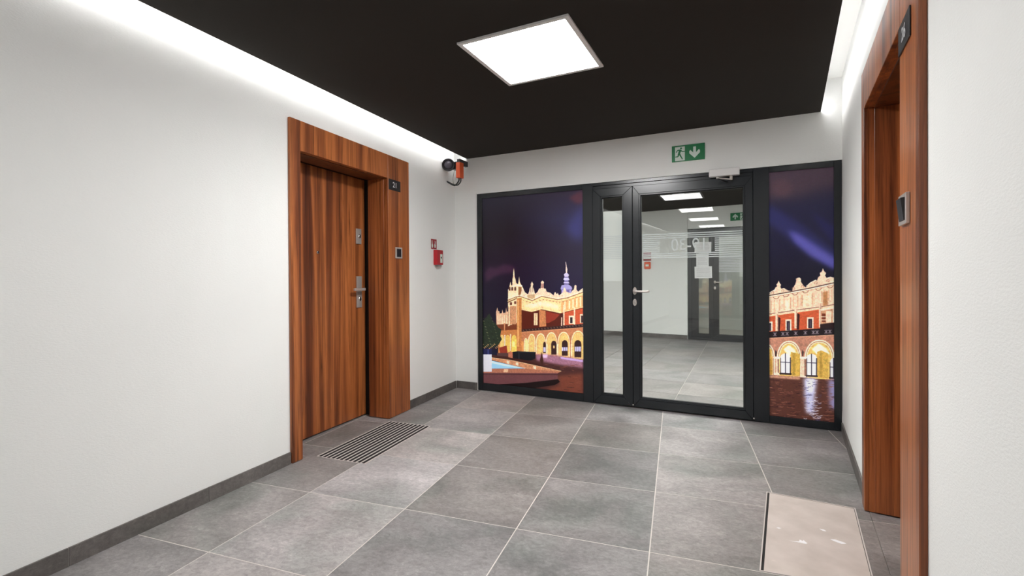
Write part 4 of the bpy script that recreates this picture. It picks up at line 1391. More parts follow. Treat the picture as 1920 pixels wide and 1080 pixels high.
    (40, 28, 32, 0, 44, 587, 51, 570, 48, 536, 40, 536, 40, 570),
    (40, 28, 32, 0, 227, 598, 234, 582, 231, 549, 224, 548, 224, 581),
    (92, 52, 42, 0, -18, 384, 452, 382, 451, 30, -19, -11),
    (205, 150, 120, -9.2, -11, 381, 209, 385, 209, 364, -11, 361),
    (200, 200, 235, -23, 234, 379, 322, 379, 308, 258, 300, 113, 251, 107, 237, 251),
    (240, 240, 255, -18.4, 252, 376, 304, 377, 294, 277, 259, 274),
    (150, 140, 185, -23, 394, 381, 452, 382, 451, 152, 404, 166),
    (135, 82, 66, 3.6, 53, 332, 61, 329, 68, 332),
    (60, 32, 34, 3.6, 390, 121, 409, 117, 428, 124),
    (170, 112, 90, 3.1, 84, 174, 104, 172),
    (60, 32, 34, 3.6, 62, 319, 68, 316, 73, 319),
    (135, 82, 66, 3.6, 394, 112, 414, 108, 434, 115),
    (225, 222, 240, 3.6, 264, 128, 285, 125, 305, 132),
    (60, 32, 34, 3.6, 374, 355, 383, 352, 391, 355),
    (225, 222, 240, 3.6, 284, 206, 292, 202, 300, 207),
    (60, 32, 34, 3.6, 197, 337, 209, 335, 221, 338),
    (135, 82, 66, 3.6, 367, 202, 377, 197, 387, 203),
    (135, 82, 66, 3.6, 360, 214, 371, 210, 382, 215),
    (70, 60, 95, 3.6, 252, 228, 260, 224, 267, 228),
    (170, 112, 90, 3.1, 121, 84, 138, 82),
    (60, 32, 34, 3.6, 3, 133, 14, 129, 25, 135),
    (135, 82, 66, 3.6, 224, 211, 234, 207, 244, 212),
    (135, 82, 66, 3.6, 75, 140, 86, 135, 96, 141),
    (60, 32, 34, 3.6, 144, 109, 156, 104, 169, 111),
    (225, 222, 240, 3.6, 234, 67, 244, 61, 253, 68),
    (60, 32, 34, 3.6, 10, 272, 23, 269, 36, 273),
    (225, 222, 240, 3.6, 260, 293, 268, 290, 275, 294),
    (225, 222, 240, 3.6, 295, 77, 319, 74, 343, 82),
    (70, 60, 95, 3.6, 311, 58, 319, 52, 327, 59),
    (170, 112, 90, 3.1, 114, 30, 160, 33),
    (60, 32, 34, 3.6, 169, 45, 188, 41, 207, 49),
    (135, 82, 66, 3.6, 347, 284, 354, 280, 361, 284),
    (135, 82, 66, 3.6, 408, 277, 413, 274, 418, 277),
    (60, 32, 34, 3.6, 2, 291, 15, 289, 27, 292),
    (170, 112, 90, 3.1, 148, 264, 159, 262),
    (60, 32, 34, 3.6, 417, 248, 424, 244, 432, 248),
    (135, 82, 66, 3.6, 9, 331, 15, 328, 20, 331),
    (70, 60, 95, 3.6, 287, 325, 291, 322, 295, 325),
    (135, 82, 66, 3.6, 205, 284, 220, 281, 235, 286),
    (60, 32, 34, 3.6, 38, 171, 55, 168, 72, 174),
    (170, 112, 90, 3.1, 168, 30, 202, 31),
    (60, 32, 34, 3.6, 93, 218, 99, 213, 105, 218),
    (135, 82, 66, 3.6, 174, 281, 188, 278, 202, 283),
    (135, 82, 66, 3.6, 99, 276, 106, 272, 112, 276),
    (60, 32, 34, 3.6, 88, 60, 98, 55, 108, 61),
    (170, 112, 90, 3.1, 5, 30, 43, 31),
    (60, 32, 34, 3.6, 421, 255, 436, 252, 451, 257),
    (225, 222, 240, 3.6, 276, 110, 295, 106, 314, 113),
    (135, 82, 66, 3.6, 371, 85, 394, 82, 417, 90),
    (60, 32, 34, 3.6, 136, 138, 154, 135, 173, 142),
    (225, 222, 240, 3.6, 271, 101, 287, 97, 303, 104),
    (70, 60, 95, 3.6, 277, 145, 287, 141, 298, 146),
    (135, 82, 66, 3.6, 392, 69, 400, 64, 409, 71),
    (135, 82, 66, 3.6, 2, 39, 12, 34, 23, 41),
    (60, 32, 34, 3.6, 411, 167, 418, 162, 425, 168),
    (170, 112, 90, 3.1, 59, 137, 89, 137),
    (70, 60, 95, 3.6, 316, 69, 328, 64, 339, 71),
    (135, 82, 66, 3.6, -18, 29, -9, 23, -1, 30),
    (135, 82, 66, 3.6, 332, 88, 349, 83, 365, 91),
    (60, 32, 34, 3.6, 373, 317, 384, 314, 394, 317),
    (170, 112, 90, 3.1, 133, 58, 176, 60),
    (60, 32, 34, 3.6, 196, 190, 202, 185, 209, 190),
    (135, 82, 66, 3.6, -3, 144, 11, 140, 25, 146),
    (135, 82, 66, 3.6, 147, 102, 163, 98, 179, 105),
    (60, 32, 34, 3.6, -14, 58, 9, 55, 31, 63),
    (170, 112, 90, 3.1, 21, 164, 44, 163),
    (60, 32, 34, 3.6, 334, 276, 341, 273, 349, 277),
    (135, 82, 66, 3.6, 202, 42, 212, 36, 222, 43),
    (135, 82, 66, 3.6, 214, 223, 230, 220, 247, 225),
    (60, 32, 34, 3.6, 330, 357, 341, 355, 351, 358),
    (170, 112, 90, 3.1, 72, 252, 101, 252),
    (60, 32, 34, 3.6, 174, 95, 184, 90, 194, 96),
    (135, 82, 66, 3.6, 371, 325, 377, 322, 382, 325),
    (135, 82, 66, 3.6, 384, 150, 390, 145, 397, 150),
    (60, 32, 34, 3.6, 125, 175, 137, 171, 150, 177),
    (225, 222, 240, 3.6, 303, 215, 310, 211, 316, 216),
    (60, 32, 34, 3.6, 94, 68, 108, 64, 122, 71),
    (225, 222, 240, 3.6, 325, 51, 344, 47, 363, 55),
    (70, 60, 95, 3.6, 286, 172, 297, 168, 307, 173),
    (135, 82, 66, 3.6, 388, 230, 404, 227, 421, 233),
    (60, 32, 34, 3.6, 121, 65, 143, 61, 165, 69),
    (225, 222, 240, 3.6, 258, 225, 266, 221, 273, 225),
    (70, 60, 95, 3.6, 327, 259, 340, 256, 352, 260),
    (135, 82, 66, 3.6, 43, 325, 49, 322, 54, 325),
    (135, 82, 66, 3.6, 152, 168, 163, 164, 174, 169),
    (70, 60, 95, 3.6, 262, 342, 269, 339, 277, 342),
    (170, 112, 90, 3.1, 398, 326, 418, 325),
    (60, 32, 34, 3.6, 131, 259, 137, 255, 142, 259),
    (135, 82, 66, 3.6, -10, 20, 15, 16, 39, 25),
    (135, 82, 66, 3.6, 55, 154, 68, 150, 82, 156),
    (70, 60, 95, 3.6, 241, 56, 263, 52, 284, 61),
    (170, 112, 90, 3.1, 411, 348, 430, 347),
    (70, 60, 95, 3.6, 285, 126, 302, 122, 319, 129),
    (135, 82, 66, 3.6, 353, 281, 368, 278, 382, 283),
    (225, 222, 240, 3.6, 298, 273, 305, 270, 313, 273),
    (60, 32, 34, 3.6, 131, 148, 153, 145, 174, 152),
    (170, 112, 90, 3.1, 382, 252, 401, 251),
    (60, 32, 34, 3.6, 347, 287, 356, 284, 365, 287),
    (135, 82, 66, 3.6, -12, 285, -2, 282, 8, 286),
    (70, 60, 95, 3.6, 293, 171, 305, 167, 316, 172),
    (135, 82, 66, 3.6, 404, 181, 412, 176, 420, 181),
    (60, 32, 34, 3.6, 12, 15, 40, 11, 68, 21),
    (170, 112, 90, 3.1, 391, 186, 411, 185),
    (60, 32, 34, 3.6, 24, 263, 31, 259, 38, 263),
    (135, 82, 66, 3.6, 394, 91, 414, 87, 435, 95),
    (135, 82, 66, 3.6, 403, 332, 414, 330, 425, 333),
    (70, 60, 95, 3.6, 288, 193, 307, 190, 326, 196),
    (170, 112, 90, 3.1, 102, 180, 119, 178),
    (60, 32, 34, 3.6, 27, 341, 33, 338, 39, 341),
    (135, 82, 66, 3.6, 38, 332, 51, 330, 63, 333),
    (225, 222, 240, 3.6, 310, 159, 330, 156, 350, 163),
    (60, 32, 34, 3.6, 373, 145, 388, 141, 403, 148),
    (225, 222, 240, 3.6, 293, 134, 309, 130, 324, 137),
    (60, 32, 34, 3.6, 210, 317, 222, 314, 234, 318),
    (135, 82, 66, 3.6, 202, 345, 207, 342, 212, 345),
    (225, 222, 240, 3.6, 288, 88, 301, 83, 314, 90),
    (60, 32, 34, 3.6, 158, 220, 164, 216, 170, 220),
    (170, 112, 90, 3.1, 373, 377, 394, 376),
    (60, 32, 34, 3.6, 52, 300, 65, 298, 77, 302),
    (135, 82, 66, 3.6, 350, 304, 360, 301, 369, 305),
    (135, 82, 66, 3.6, 350, 51, 371, 47, 392, 55),
    (60, 32, 34, 3.6, 391, 76, 405, 71, 419, 78),
    (170, 112, 90, 3.1, 360, 106, 393, 107),
    (60, 32, 34, 3.6, 31, 139, 52, 136, 72, 143),
    (135, 82, 66, 3.6, 121, 140, 142, 137, 162, 144),
    (70, 60, 95, 3.6, 253, 360, 262, 357, 270, 360),
    (135, 82, 66, 3.6, 99, 65, 118, 61, 138, 69),
    (60, 32, 34, 3.6, 122, 56, 141, 51, 160, 59),
    (170, 112, 90, 3.1, 137, 78, 182, 81),
    (60, 32, 34, 3.6, 379, 92, 397, 88, 416, 95),
    (225, 222, 240, 3.6, 296, 174, 309, 171, 323, 176),
    (225, 222, 240, 3.6, 302, 211, 315, 207, 328, 212),
    (70, 60, 95, 3.6, 252, 288, 259, 285, 265, 289),
    (170, 112, 90, 3.1, 14, 81, 60, 83),
    (70, 60, 95, 3.6, 295, 337, 308, 335, 320, 338),
    (135, 82, 66, 3.6, 351, 212, 357, 208, 362, 212),
    (135, 82, 66, 3.6, -10, 95, -3, 90, 5, 96),
    (60, 32, 34, 3.6, 199, 319, 207, 316, 214, 319),
    (170, 112, 90, 3.1, 378, 136, 416, 138),
    (60, 32, 34, 3.6, 118, 228, 131, 225, 144, 229),
    (135, 82, 66, 3.6, -3, 207, 16, 204, 34, 209),
    (70, 60, 95, 3.6, 319, 91, 332, 86, 344, 93),
    (225, 222, 240, 3.6, 292, 113, 311, 109, 329, 116),
    (60, 32, 34, 3.6, 181, 307, 186, 303, 190, 306),
    (170, 112, 90, 3.1, 376, 76, 401, 75),
    (70, 60, 95, 3.6, 321, 243, 333, 240, 346, 244),
    (135, 82, 66, 3.6, 358, 275, 369, 272, 381, 277),
    (135, 82, 66, 3.6, 103, 261, 118, 258, 133, 263),
    (60, 32, 34, 3.6, 42, 93, 51, 88, 60, 94),
    (170, 112, 90, 3.1, 419, 333, 428, 330),
    (60, 32, 34, 3.6, 79, 37, 99, 33, 120, 41),
    (135, 82, 66, 3.6, 378, 219, 385, 215, 392, 219),
    (135, 82, 66, 3.6, 59, 271, 72, 268, 86, 273),
    (60, 32, 34, 3.6, 34, 18, 48, 13, 62, 21),
    (225, 222, 240, 3.6, 238, 149, 258, 146, 278, 153),
    (60, 32, 34, 3.6, 16, 59, 27, 54, 38, 60),
    (225, 222, 240, 3.6, 305, 368, 314, 366, 323, 368),
    (135, 82, 66, 3.6, 130, 250, 147, 247, 163, 252),
    (70, 60, 95, 3.6, 256, 251, 272, 248, 289, 253),
    (170, 112, 90, 3.1, 61, 281, 90, 281),
    (60, 32, 34, 3.6, 404, 161, 425, 157, 445, 164),
    (135, 82, 66, 3.6, 8, 38, 29, 34, 50, 42),
    (70, 60, 95, 3.6, 282, 93, 291, 88, 300, 94),
    (135, 82, 66, 3.6, 74, 309, 83, 306, 91, 309),
    (70, 60, 95, 3.6, 229, 188, 240, 184, 251, 190),
    (225, 222, 240, 3.6, 315, 99, 335, 95, 355, 103),
    (60, 32, 34, 3.6, -1, 297, 6, 294, 12, 297),
    (135, 82, 66, 3.6, 91, 162, 100, 157, 109, 162),
    (70, 60, 95, 3.6, 264, 258, 273, 255, 282, 259),
    (225, 222, 240, 3.6, 300, 62, 311, 56, 322, 63),
    (60, 32, 34, 3.6, 141, 29, 153, 23, 165, 31),
    (170, 112, 90, 3.1, -6, 283, 20, 282),
    (70, 60, 95, 3.6, 310, 65, 326, 60, 343, 68),
    (135, 82, 66, 3.6, 1, 244, 14, 241, 28, 245),
    (135, 82, 66, 3.6, 193, 247, 203, 243, 213, 248),
    (60, 32, 34, 3.6, 45, 343, 55, 341, 65, 344),
    (225, 222, 240, 3.6, 310, 238, 317, 234, 324, 238),
    (60, 32, 34, 3.6, 117, 170, 136, 167, 155, 173),
    (135, 82, 66, 3.6, 200, 39, 218, 34, 236, 42),
    (225, 222, 240, 3.6, 252, 129, 259, 124, 266, 130),
    (60, 32, 34, 3.6, 180, 95, 190, 90, 200, 96),
    (170, 112, 90, 3.1, 1, 287, 16, 285),
    (60, 32, 34, 3.6, 180, 259, 192, 256, 204, 261),
    (135, 82, 66, 3.6, 60, 236, 73, 233, 87, 238),
    (70, 60, 95, 3.6, 228, 48, 253, 44, 278, 53),
    (135, 82, 66, 3.6, 100, 244, 112, 241, 123, 245),
    (70, 60, 95, 3.6, 228, 247, 244, 244, 259, 249),
    (170, 112, 90, 3.1, 72, 195, 87, 193),
    (60, 32, 34, 3.6, 375, 187, 395, 183, 414, 190),
    (135, 82, 66, 3.6, 48, 110, 64, 105, 81, 112),
    (135, 82, 66, 3.6, 18, 27, 42, 23, 65, 31),
    (70, 60, 95, 3.6, 255, 190, 264, 186, 274, 191),
    (170, 112, 90, 3.1, 8, 186, 43, 187),
    (60, 32, 34, 3.6, 78, 195, 87, 191, 97, 196),
    (225, 222, 240, 3.6, 292, 56, 316, 52, 340, 60),
    (135, 82, 66, 3.6, 221, 82, 243, 78, 265, 86),
    (60, 32, 34, 3.6, 15, 201, 22, 197, 28, 202),
    (170, 112, 90, 3.1, 175, 56, 201, 56),
    (60, 32, 34, 3.6, 359, 66, 381, 62, 403, 70),
    (135, 82, 66, 3.6, 74, 42, 99, 38, 124, 47),
    (135, 82, 66, 3.6, 115, 184, 127, 180, 139, 185),
    (60, 32, 34, 3.6, 24, 131, 41, 127, 58, 134),
    (225, 222, 240, 3.6, 266, 203, 279, 199, 292, 204),
    (70, 60, 95, 3.6, 292, 354, 299, 352, 307, 354),
    (135, 82, 66, 3.6, 44, 318, 56, 315, 67, 319),
    (225, 222, 240, 3.6, 247, 332, 257, 330, 267, 333),
    (60, 32, 34, 3.6, 14, 21, 25, 16, 36, 23),
    (225, 222, 240, 3.6, 326, 198, 337, 194, 349, 199),
    (60, 32, 34, 3.6, 121, 238, 136, 235, 150, 240),
    (135, 82, 66, 3.6, 220, 189, 229, 185, 238, 190),
    (70, 60, 95, 3.6, 264, 316, 273, 313, 281, 317),
    (225, 222, 240, 3.6, 275, 192, 289, 189, 303, 194),
    (70, 60, 95, 3.6, 240, 306, 254, 304, 267, 307),
    (225, 222, 240, 3.6, 289, 133, 311, 130, 332, 137),
    (60, 32, 34, 3.6, 187, 254, 196, 250, 204, 255),
    (135, 82, 66, 3.6, 127, 259, 135, 255, 144, 259),
    (135, 82, 66, 3.6, 150, 138, 161, 133, 173, 139),
    (60, 32, 34, 3.6, 366, 119, 379, 114, 391, 121),
    (170, 112, 90, 3.1, 354, 323, 364, 321),
    (60, 32, 34, 3.6, 423, 377, 426, 374, 429, 376),
    (135, 82, 66, 3.6, 368, 382, 377, 380, 385, 382),
    (70, 60, 95, 3.6, 234, 296, 240, 292, 247, 296),
    (135, 82, 66, 3.6, 411, 257, 418, 253, 426, 258),
    (60, 32, 34, 3.6, 183, 118, 194, 114, 206, 120),
    (170, 112, 90, 3.1, 22, 79, 41, 78),
    (60, 32, 34, 3.6, 8, 349, 19, 347, 31, 349),
    (135, 82, 66, 3.6, 179, 116, 195, 112, 211, 119),
    (225, 222, 240, 3.6, 289, 375, 295, 373, 301, 375),
    (70, 60, 95, 3.6, 322, 188, 335, 184, 347, 190),
    (170, 112, 90, 3.1, 398, 243, 426, 243),
    (60, 32, 34, 3.6, 161, 335, 168, 332, 176, 335),
    (135, 82, 66, 3.6, 79, 347, 85, 345, 91, 347),
    (225, 222, 240, 3.6, 321, 85, 334, 80, 347, 87),
]



def paint(W, H, base, ops, zshift, res=.00125):
    """raster a flat print: base(xx, zz) gives the sky, ops are filled or stroked outlines in millimetres"""
    nx, nz = int(W / res), int(H / res)
    zz, xx = np.mgrid[0:nz, 0:nx].astype(np.float32)
    xx = (xx + .5) * res
    zz = (zz + .5) * res
    img = base(xx / W, zz / H)
    def stroke_mask(P, wd):
        x0, x1 = P[:, 0].min() - wd, P[:, 0].max() + wd
        z0, z1 = P[:, 1].min() - wd, P[:, 1].max() + wd
        a, b = max(0, int(x0 / res)), min(nx, int(x1 / res) + 2)
        c, d = max(0, int(z0 / res)), min(nz, int(z1 / res) + 2)
        if a >= b or c >= d:
            return None
        X, Z = xx[c:d, a:b], zz[c:d, a:b]
        best = np.full(X.shape, 1e9, np.float32)
        for i in range(len(P) - 1):
            p, q = P[i], P[i + 1]
            v = q - p
            t = np.clip(((X - p[0]) * v[0] + (Z - p[1]) * v[1]) / max(v @ v, 1e-12), 0, 1)
            best = np.minimum(best, np.hypot(X - p[0] - t * v[0], Z - p[1] - t * v[1]))
        return (a, b, c, d), np.clip((wd / 2 - best) / res + .5, 0, 1)
    def fill_mask(P, blur):
        pad = blur * 2.2
        a, b = max(0, int((P[:, 0].min() - pad) / res) - 1), min(nx, int((P[:, 0].max() + pad) / res) + 2)
        c, d = max(0, int((P[:, 1].min() - pad) / res) - 1), min(nz, int((P[:, 1].max() + pad) / res) + 2)
        if a >= b or c >= d:
            return None
        X, Z = xx[c:d, a:b], zz[c:d, a:b]
        m_ = np.zeros(X.shape, bool)
        n = len(P)
        for i in range(n):
            p, q = P[i], P[(i + 1) % n]
            if p[1] == q[1]:
                continue
            cr = (p[1] > Z) != (q[1] > Z)
            m_ ^= cr & (X < (q[0] - p[0]) * (Z - p[1]) / (q[1] - p[1]) + p[0])
        m_ = m_.astype(np.float32)
        k = int(blur / res)
        if k > 0:
            for _ in range(3):
                for ax in (0, 1):
                    kk = max(1, k // 2)
                    cs = np.cumsum(np.pad(m_, [(kk + 1, kk) if ax == 0 else (0, 0), (kk + 1, kk) if ax == 1 else (0, 0)], mode='edge'), axis=ax, dtype=np.float64)
                    L = 2 * kk + 1
                    m_ = ((cs[L:] - cs[:-L]) / L if ax == 0 else (cs[:, L:] - cs[:, :-L]) / L).astype(np.float32)
        return (a, b, c, d), m_
    for row in ops:
        col = np.array(row[:3], np.float32) / 255
        wd = row[3] / 1000
        P = np.array(row[4:], np.float32).reshape(-1, 2) / 1000
        P[:, 1] -= zshift
        r_ = stroke_mask(P, wd) if wd > 0 else fill_mask(P, -wd)
        if r_ is None:
            continue
        (a, b, c, d), mk = r_
        mk = mk[..., None]
        img[c:d, a:b] = img[c:d, a:b] * (1 - mk) + col * mk
    nz2, nx2 = nz // 2 * 2, nx // 2 * 2
    img = img[:nz2, :nx2].reshape(nz2 // 2, 2, nx2 // 2, 2, 3).mean((1, 3))
    # fine photographic texture of the print: relief on the lit masonry, grain in the sky
    rng = np.random.RandomState(3)
    hh, ww = img.shape[:2]
    tex = np.zeros((hh, ww), np.float32)
    for cell, amp in ((2, .30), (4, .22), (9, .14)):
        n_ = rng.normal(0, 1, (hh // cell + 2, ww // cell + 2)).astype(np.float32)
        tex += amp * np.kron(n_, np.ones((cell, cell), np.float32))[:hh, :ww]
    tex = (tex + np.roll(tex, 1, 0) + np.roll(tex, 1, 1) + np.roll(tex, -1, 0)) / 4
    lum = img.mean(2)
    wgt = np.clip((lum - .13) * 2.2, 0, 1) * np.where(img[..., 0] > img[..., 2], .16, .03)
    img = img * (1 + (tex * wgt)[..., None])
    return np.clip(img + rng.normal(0, .010, img.shape), 0, 1)


def lerp_stops(t, stops):
    t = np.clip(t, 0, 1)
    out = np.zeros(t.shape + (3,), np.float32)
    ps = [s_[0] for s_ in stops]
    for c in range(3):
        out[..., c] = np.interp(t, ps, [s_[1][c] / 255 for s_ in stops])
    return out


def sky_a(x, z):
    c = lerp_stops(z, ((0, (40, 20, 30)), (.45, (26, 18, 42)), (.6, (32, 18, 42)), (.8, (34, 26, 36)), (1, (40, 36, 52))))
    d = lerp_stops(z, ((0, (40, 20, 30)), (.5, (40, 34, 66)), (.7, (46, 40, 62)), (.86, (50, 48, 88)), (1, (50, 38, 60))))
    k = np.clip((x - .3) / .7, 0, 1)[..., None]
    return c * (1 - k) + d * k


def sky_b(x, z):
    return lerp_stops(z, ((0, (40, 20, 30)), (.55, (20, 17, 38)), (.7, (26, 24, 54)), (.85, (34, 32, 62)), (1, (58, 44, 58))))


def print_panel(s0, s1, z0, z1, base, ops, label, gain):
    W, H = s1 - s0, z1 - z0
    a = paint(W, H, base, ops, z0)      # the drawing's heights are measured from the floor
    lin = np.where(a <= .04045, a / 12.92, ((a + .055) / 1.055) ** 2.4) * gain
    lin = np.clip(lin, 0, .86) ** 1.06
    lin = lin * .9 + lin.mean(2, keepdims=True) * .1
    srgb = np.where(lin <= .0031308, lin * 12.92, 1.055 * lin ** (1 / 2.4) - .055)
    h, w_ = a.shape[:2]
    im = bpy.data.images.new('night_print', w_, h)
    buf = np.ones((h, w_, 4), np.float32)
    buf[..., :3] = srgb
    im.pixels.foreach_set(buf.ravel())
    im.update()
    im.pack()
    t = NT('night_print')
    tx = t.n('ShaderNodeTexImage')
    tx.image = im
    tx.interpolation = 'Cubic'
    tx.extension = 'EXTEND'
    tc = t.n('ShaderNodeTexCoord')
    t.l(tc.outputs['UV'], tx.inputs[0])
    t.l(tx.outputs[0], t.b.inputs['Base Color'])
    t.rough(.32)
    t.spec(.35)
    # painted glow: print emits its own colours, standing in for light from behind
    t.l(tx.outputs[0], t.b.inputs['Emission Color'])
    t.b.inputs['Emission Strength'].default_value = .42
    o = MB().box(0, W, 0, .006, 0, H).make('night_view_panel', t.m)
    me = o.data
    uv = me.uv_layers.new(name='UVMap')
    for lp in me.loops:
        v = me.vertices[lp.vertex_index].co
        uv.data[lp.index].uv = (v.x / W, v.z / H)
    put(o, BW, s0, .020, z0)
    tag(o, label, 'printed panel')
    return o


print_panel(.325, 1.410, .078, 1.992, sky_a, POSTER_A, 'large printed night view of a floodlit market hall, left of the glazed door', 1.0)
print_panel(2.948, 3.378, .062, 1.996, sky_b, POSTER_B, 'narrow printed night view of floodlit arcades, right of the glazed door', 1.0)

# paper sheet behind the side pane
o = MB().box(0, .180, 0, .0012, 0, .641).make('notice_sheet', 'paper')
put(o, BW, 1.596, .0392, 1.135)
tag(o, 'tall white notice sheet stuck behind the narrow side pane', 'notice')

# ================================================================== ceiling lights
def ceiling_panel(x, y, label, mat='panel', plane_ang=None, size=.62, group=None):
    r = bpy.data.objects.new('ceiling_light', None)
    COL.objects.link(r)
    r.location = (x, y, 2.42)
    r.rotation_euler = (0, 0, BW.ang if plane_ang is None else plane_ang)
    tag(r, label, 'ceiling light', group)
    h = size / 2
    mm = MB()
    for s_ in (1, -1):
        mm.prism([(-h, s_ * h), (h, s_ * h), (h - .024, s_ * (h - .024)), (-h + .024, s_ * (h - .024))], -.010, -.0005, 'z')
        mm.prism([(s_ * h, -h), (s_ * h, h), (s_ * (h - .024), h - .024), (s_ * (h - .024), -h + .024)], -.010, -.0005, 'z')
    mm.make('trim_frame', 'white', r)
    MB().box(-h + .024, h - .024, -h + .024, h - .024, -.0075, -.001).make('diffuser', mat, r)
    return r


ceiling_panel(-.745, 2.563, 'square white light panel in the black ceiling')
for x, y, w_ in ((-.80, .90, 'just above the viewer'), (-.95, -.80, 'first one behind the viewer'), (-1.15, -2.45, 'second one behind the viewer'), (-1.30, -4.1, 'last one by the end wall behind the viewer')):
    ceiling_panel(x, y, 'square white corridor light panel, ' + w_, mat='panelback', group='ceiling panels behind the viewer')

# ================================================================== small fittings
# emergency exit sign
def exit_sign(plane, x, z, y, label, mirror=False, up=False):
    r = root('exit_sign', plane, x, y, z, label, 'exit sign')
    W, H = .263, .136
    MB().box(-W / 2, W / 2, -.010, 0, -H / 2, H / 2, .001).make('sign_plate', 'green', r)
    k = -1 if mirror else 1
    F = -.0101
    MB().box(*sorted((k * -.105, k * -.026)), F - .0008, F, -.062, .056).make('door_symbol', 'signwhite', r)
    f2 = F - .0016
    mm = MB()
    mm.lathe([(.008, 0), (.008, -.0008)], (k * -.056, F - .0008, .042), n=14)
    def limb(pts):
        for (a, b, wa, wb) in pts:
            d = Vector((b[0] - a[0], b[1] - a[1])).normalized()
            n_ = Vector((-d.y, d.x))
            q = [(a[0] + n_.x * wa, a[1] + n_.y * wa), (b[0] + n_.x * wb, b[1] + n_.y * wb), (b[0] - n_.x * wb, b[1] - n_.y * wb), (a[0] - n_.x * wa, a[1] - n_.y * wa)]
            mm.prism([(k * u, v) for u, v in q], f2, F - .0008, 'y')
    limb([((-.062, .030), (-.074, -.006), .010, .008),
          ((-.062, .030), (-.048, .014), .005, .004), ((-.048, .014), (-.026, .014), .004, .0035),
          ((-.066, .030), (-.086, .026), .005, .004), ((-.086, .026), (-.095, .010), .004, .0035),
          ((-.070, -.004), (-.056, -.030), .007, .005), ((-.056, -.030), (-.044, -.052), .005, .004),
          ((-.076, -.004), (-.080, -.026), .007, .005), ((-.080, -.026), (-.103, -.027), .005, .004)])
    mm.make('running_figure', 'green', r)
    a = .052
    s_ = -1 if up else 1
    P = [(-.011, .045), (.011, .045), (.011, -.004), (.034, .020), (.042, .010), (.042, -.008), (0, -.050), (-.042, -.008), (-.042, .010), (-.034, .020), (-.011, -.004)]
    P = [(k * (.052) + u, v * s_) for u, v in P]
    MB().prism(P, F - .0008, F, 'y').make('arrow_symbol', 'signwhite', r)
    return r


exit_sign(BW, 2.3445, 2.222, -.001, 'green exit sign with running figure and down arrow above the glazed door')

# fire alarm call point with its pictogram plate, on the left wall near the corner
r = root('fire_call_point', LW, 2.715, -.001, 1.372, 'red fire alarm call point box on the left wall near the corner', 'fire alarm')
MB().box(-.058, .058, -.045, 0, -.072, .074, .004).make('housing', 'red', r)
MB().box(-.002, .040, -.0462, -.0452, -.052, .034).make('instruction_label', 'signwhite', r)
MB().lathe([(.010, 0), (.010, -.001)], (.018, -.0462, .000), n=14).make('press_point', 'gasket', r)
MB().lathe([(.009, 0), (.009, -.002)], (.022, -.0455, .055), n=12).make('indicator', 'redprint', r)
MB().box(-.030, .040, -.036, -.006, -.086, -.0725).make('cable_gland', 'greyplastic', r)
r = root('fire_alarm_sign', LW, 2.668, -.001, 1.504, 'small dark red pictogram plate directly above the call point box', 'sign')
MB().box(-.052, .052, -.002, 0, -.048, .048).make('sign_plate', 'redprint', r)
mm = MB()
mm.prism([(-.042, -.038), (-.022, -.038), (-.018, -.010), (-.026, .000), (-.030, .034), (-.040, .034), (-.040, .0), (-.046, -.01)], -.003, -.002, 'y')
mm.prism([(.010, -.036), (.030, -.036), (.034, -.012), (.026, .000), (.030, .022), (.016, .034), (.020, .012), (.006, -.008)], -.003, -.002, 'y')
mm.make('hand_and_flame_symbol', 'signwhite', r)

# alarm sounder in the corner: round horn on a bracket, orange junction box, cable loops
r = root('alarm_siren', BW, .075, -.10, 2.285, 'black round alarm horn with orange junction box high in the left corner', 'alarm')
def hl(s, off, z):   # back-wall coordinates -> local
    return (s - .075, -off + .10, z - 2.285)
horn = bpy.data.objects.new('horn', None)
COL.objects.link(horn)
horn.parent = r
hx, hy, hz = hl(.075, .235, 2.318)
# horn axis points at the viewer side of the room
hrot = Matrix.Translation((hx, hy, hz)) @ Matrix.Rotation(math.radians(30), 4, 'Z') @ Matrix.Rotation(math.radians(14), 4, 'X')
hob = MB().lathe([(.038, .070), (.044, .020), (.058, .004), (.064, -.010), (.064, -.018), (.057, -.021), (.050, -.006), (.042, -.004)], (0, 0, 0), n=32).make('horn_rim', 'blackplastic', horn)
cone = MB().lathe([(.041, -.004), (.038, -.013), (.025, -.021), (.012, -.024)], (0, 0, 0), n=28).make('horn_dome', 'darkplastic', horn)
for q in (hob, cone):
    q.data.transform(hrot)
a0 = hl(.085, .20, 2.28)
mm = MB()
mm.box(a0[0], a0[0] + .105, a0[1], a0[1] + .075, hl(0, 0, 2.278)[2], hl(0, 0, 2.352)[2], .004)
mm.box(a0[0] + .050, a0[0] + .085, a0[1] + .03, a0[1] + .19, hl(0, 0, 2.33)[2], hl(0, 0, 2.385)[2], .003)
mm.make('bracket', 'blackplastic', r)
b0 = hl(.146, .205, 0)
mm = MB()
mm.box(b0[0], b0[0] + .050, b0[1] - .005, b0[1] + .070, hl(0, 0, 2.185)[2], hl(0, 0, 2.342)[2], .004)
mm.make('junction_box', 'orange', r)
for k, dx in enumerate((.014, .036)):
    mm = MB()
    mm.tube([(b0[0] + dx, b0[1] + .03, -.088), (b0[0] + dx, b0[1] + .03, -.125 - .01 * k), (b0[0] + dx - .03, b0[1] + .02, -.165 - .004 * k), (b0[0] - .04 - .0 * k, b0[1] + .02, -.170 + .008 * k), (b0[0] - .10, b0[1] + .03, -.140 + .006 * k), (b0[0] - .145, b0[1] + .035, -.110)], .0065, 10, 5)
    mm.make('cable_sleeve', 'cable', r)
mm = MB()
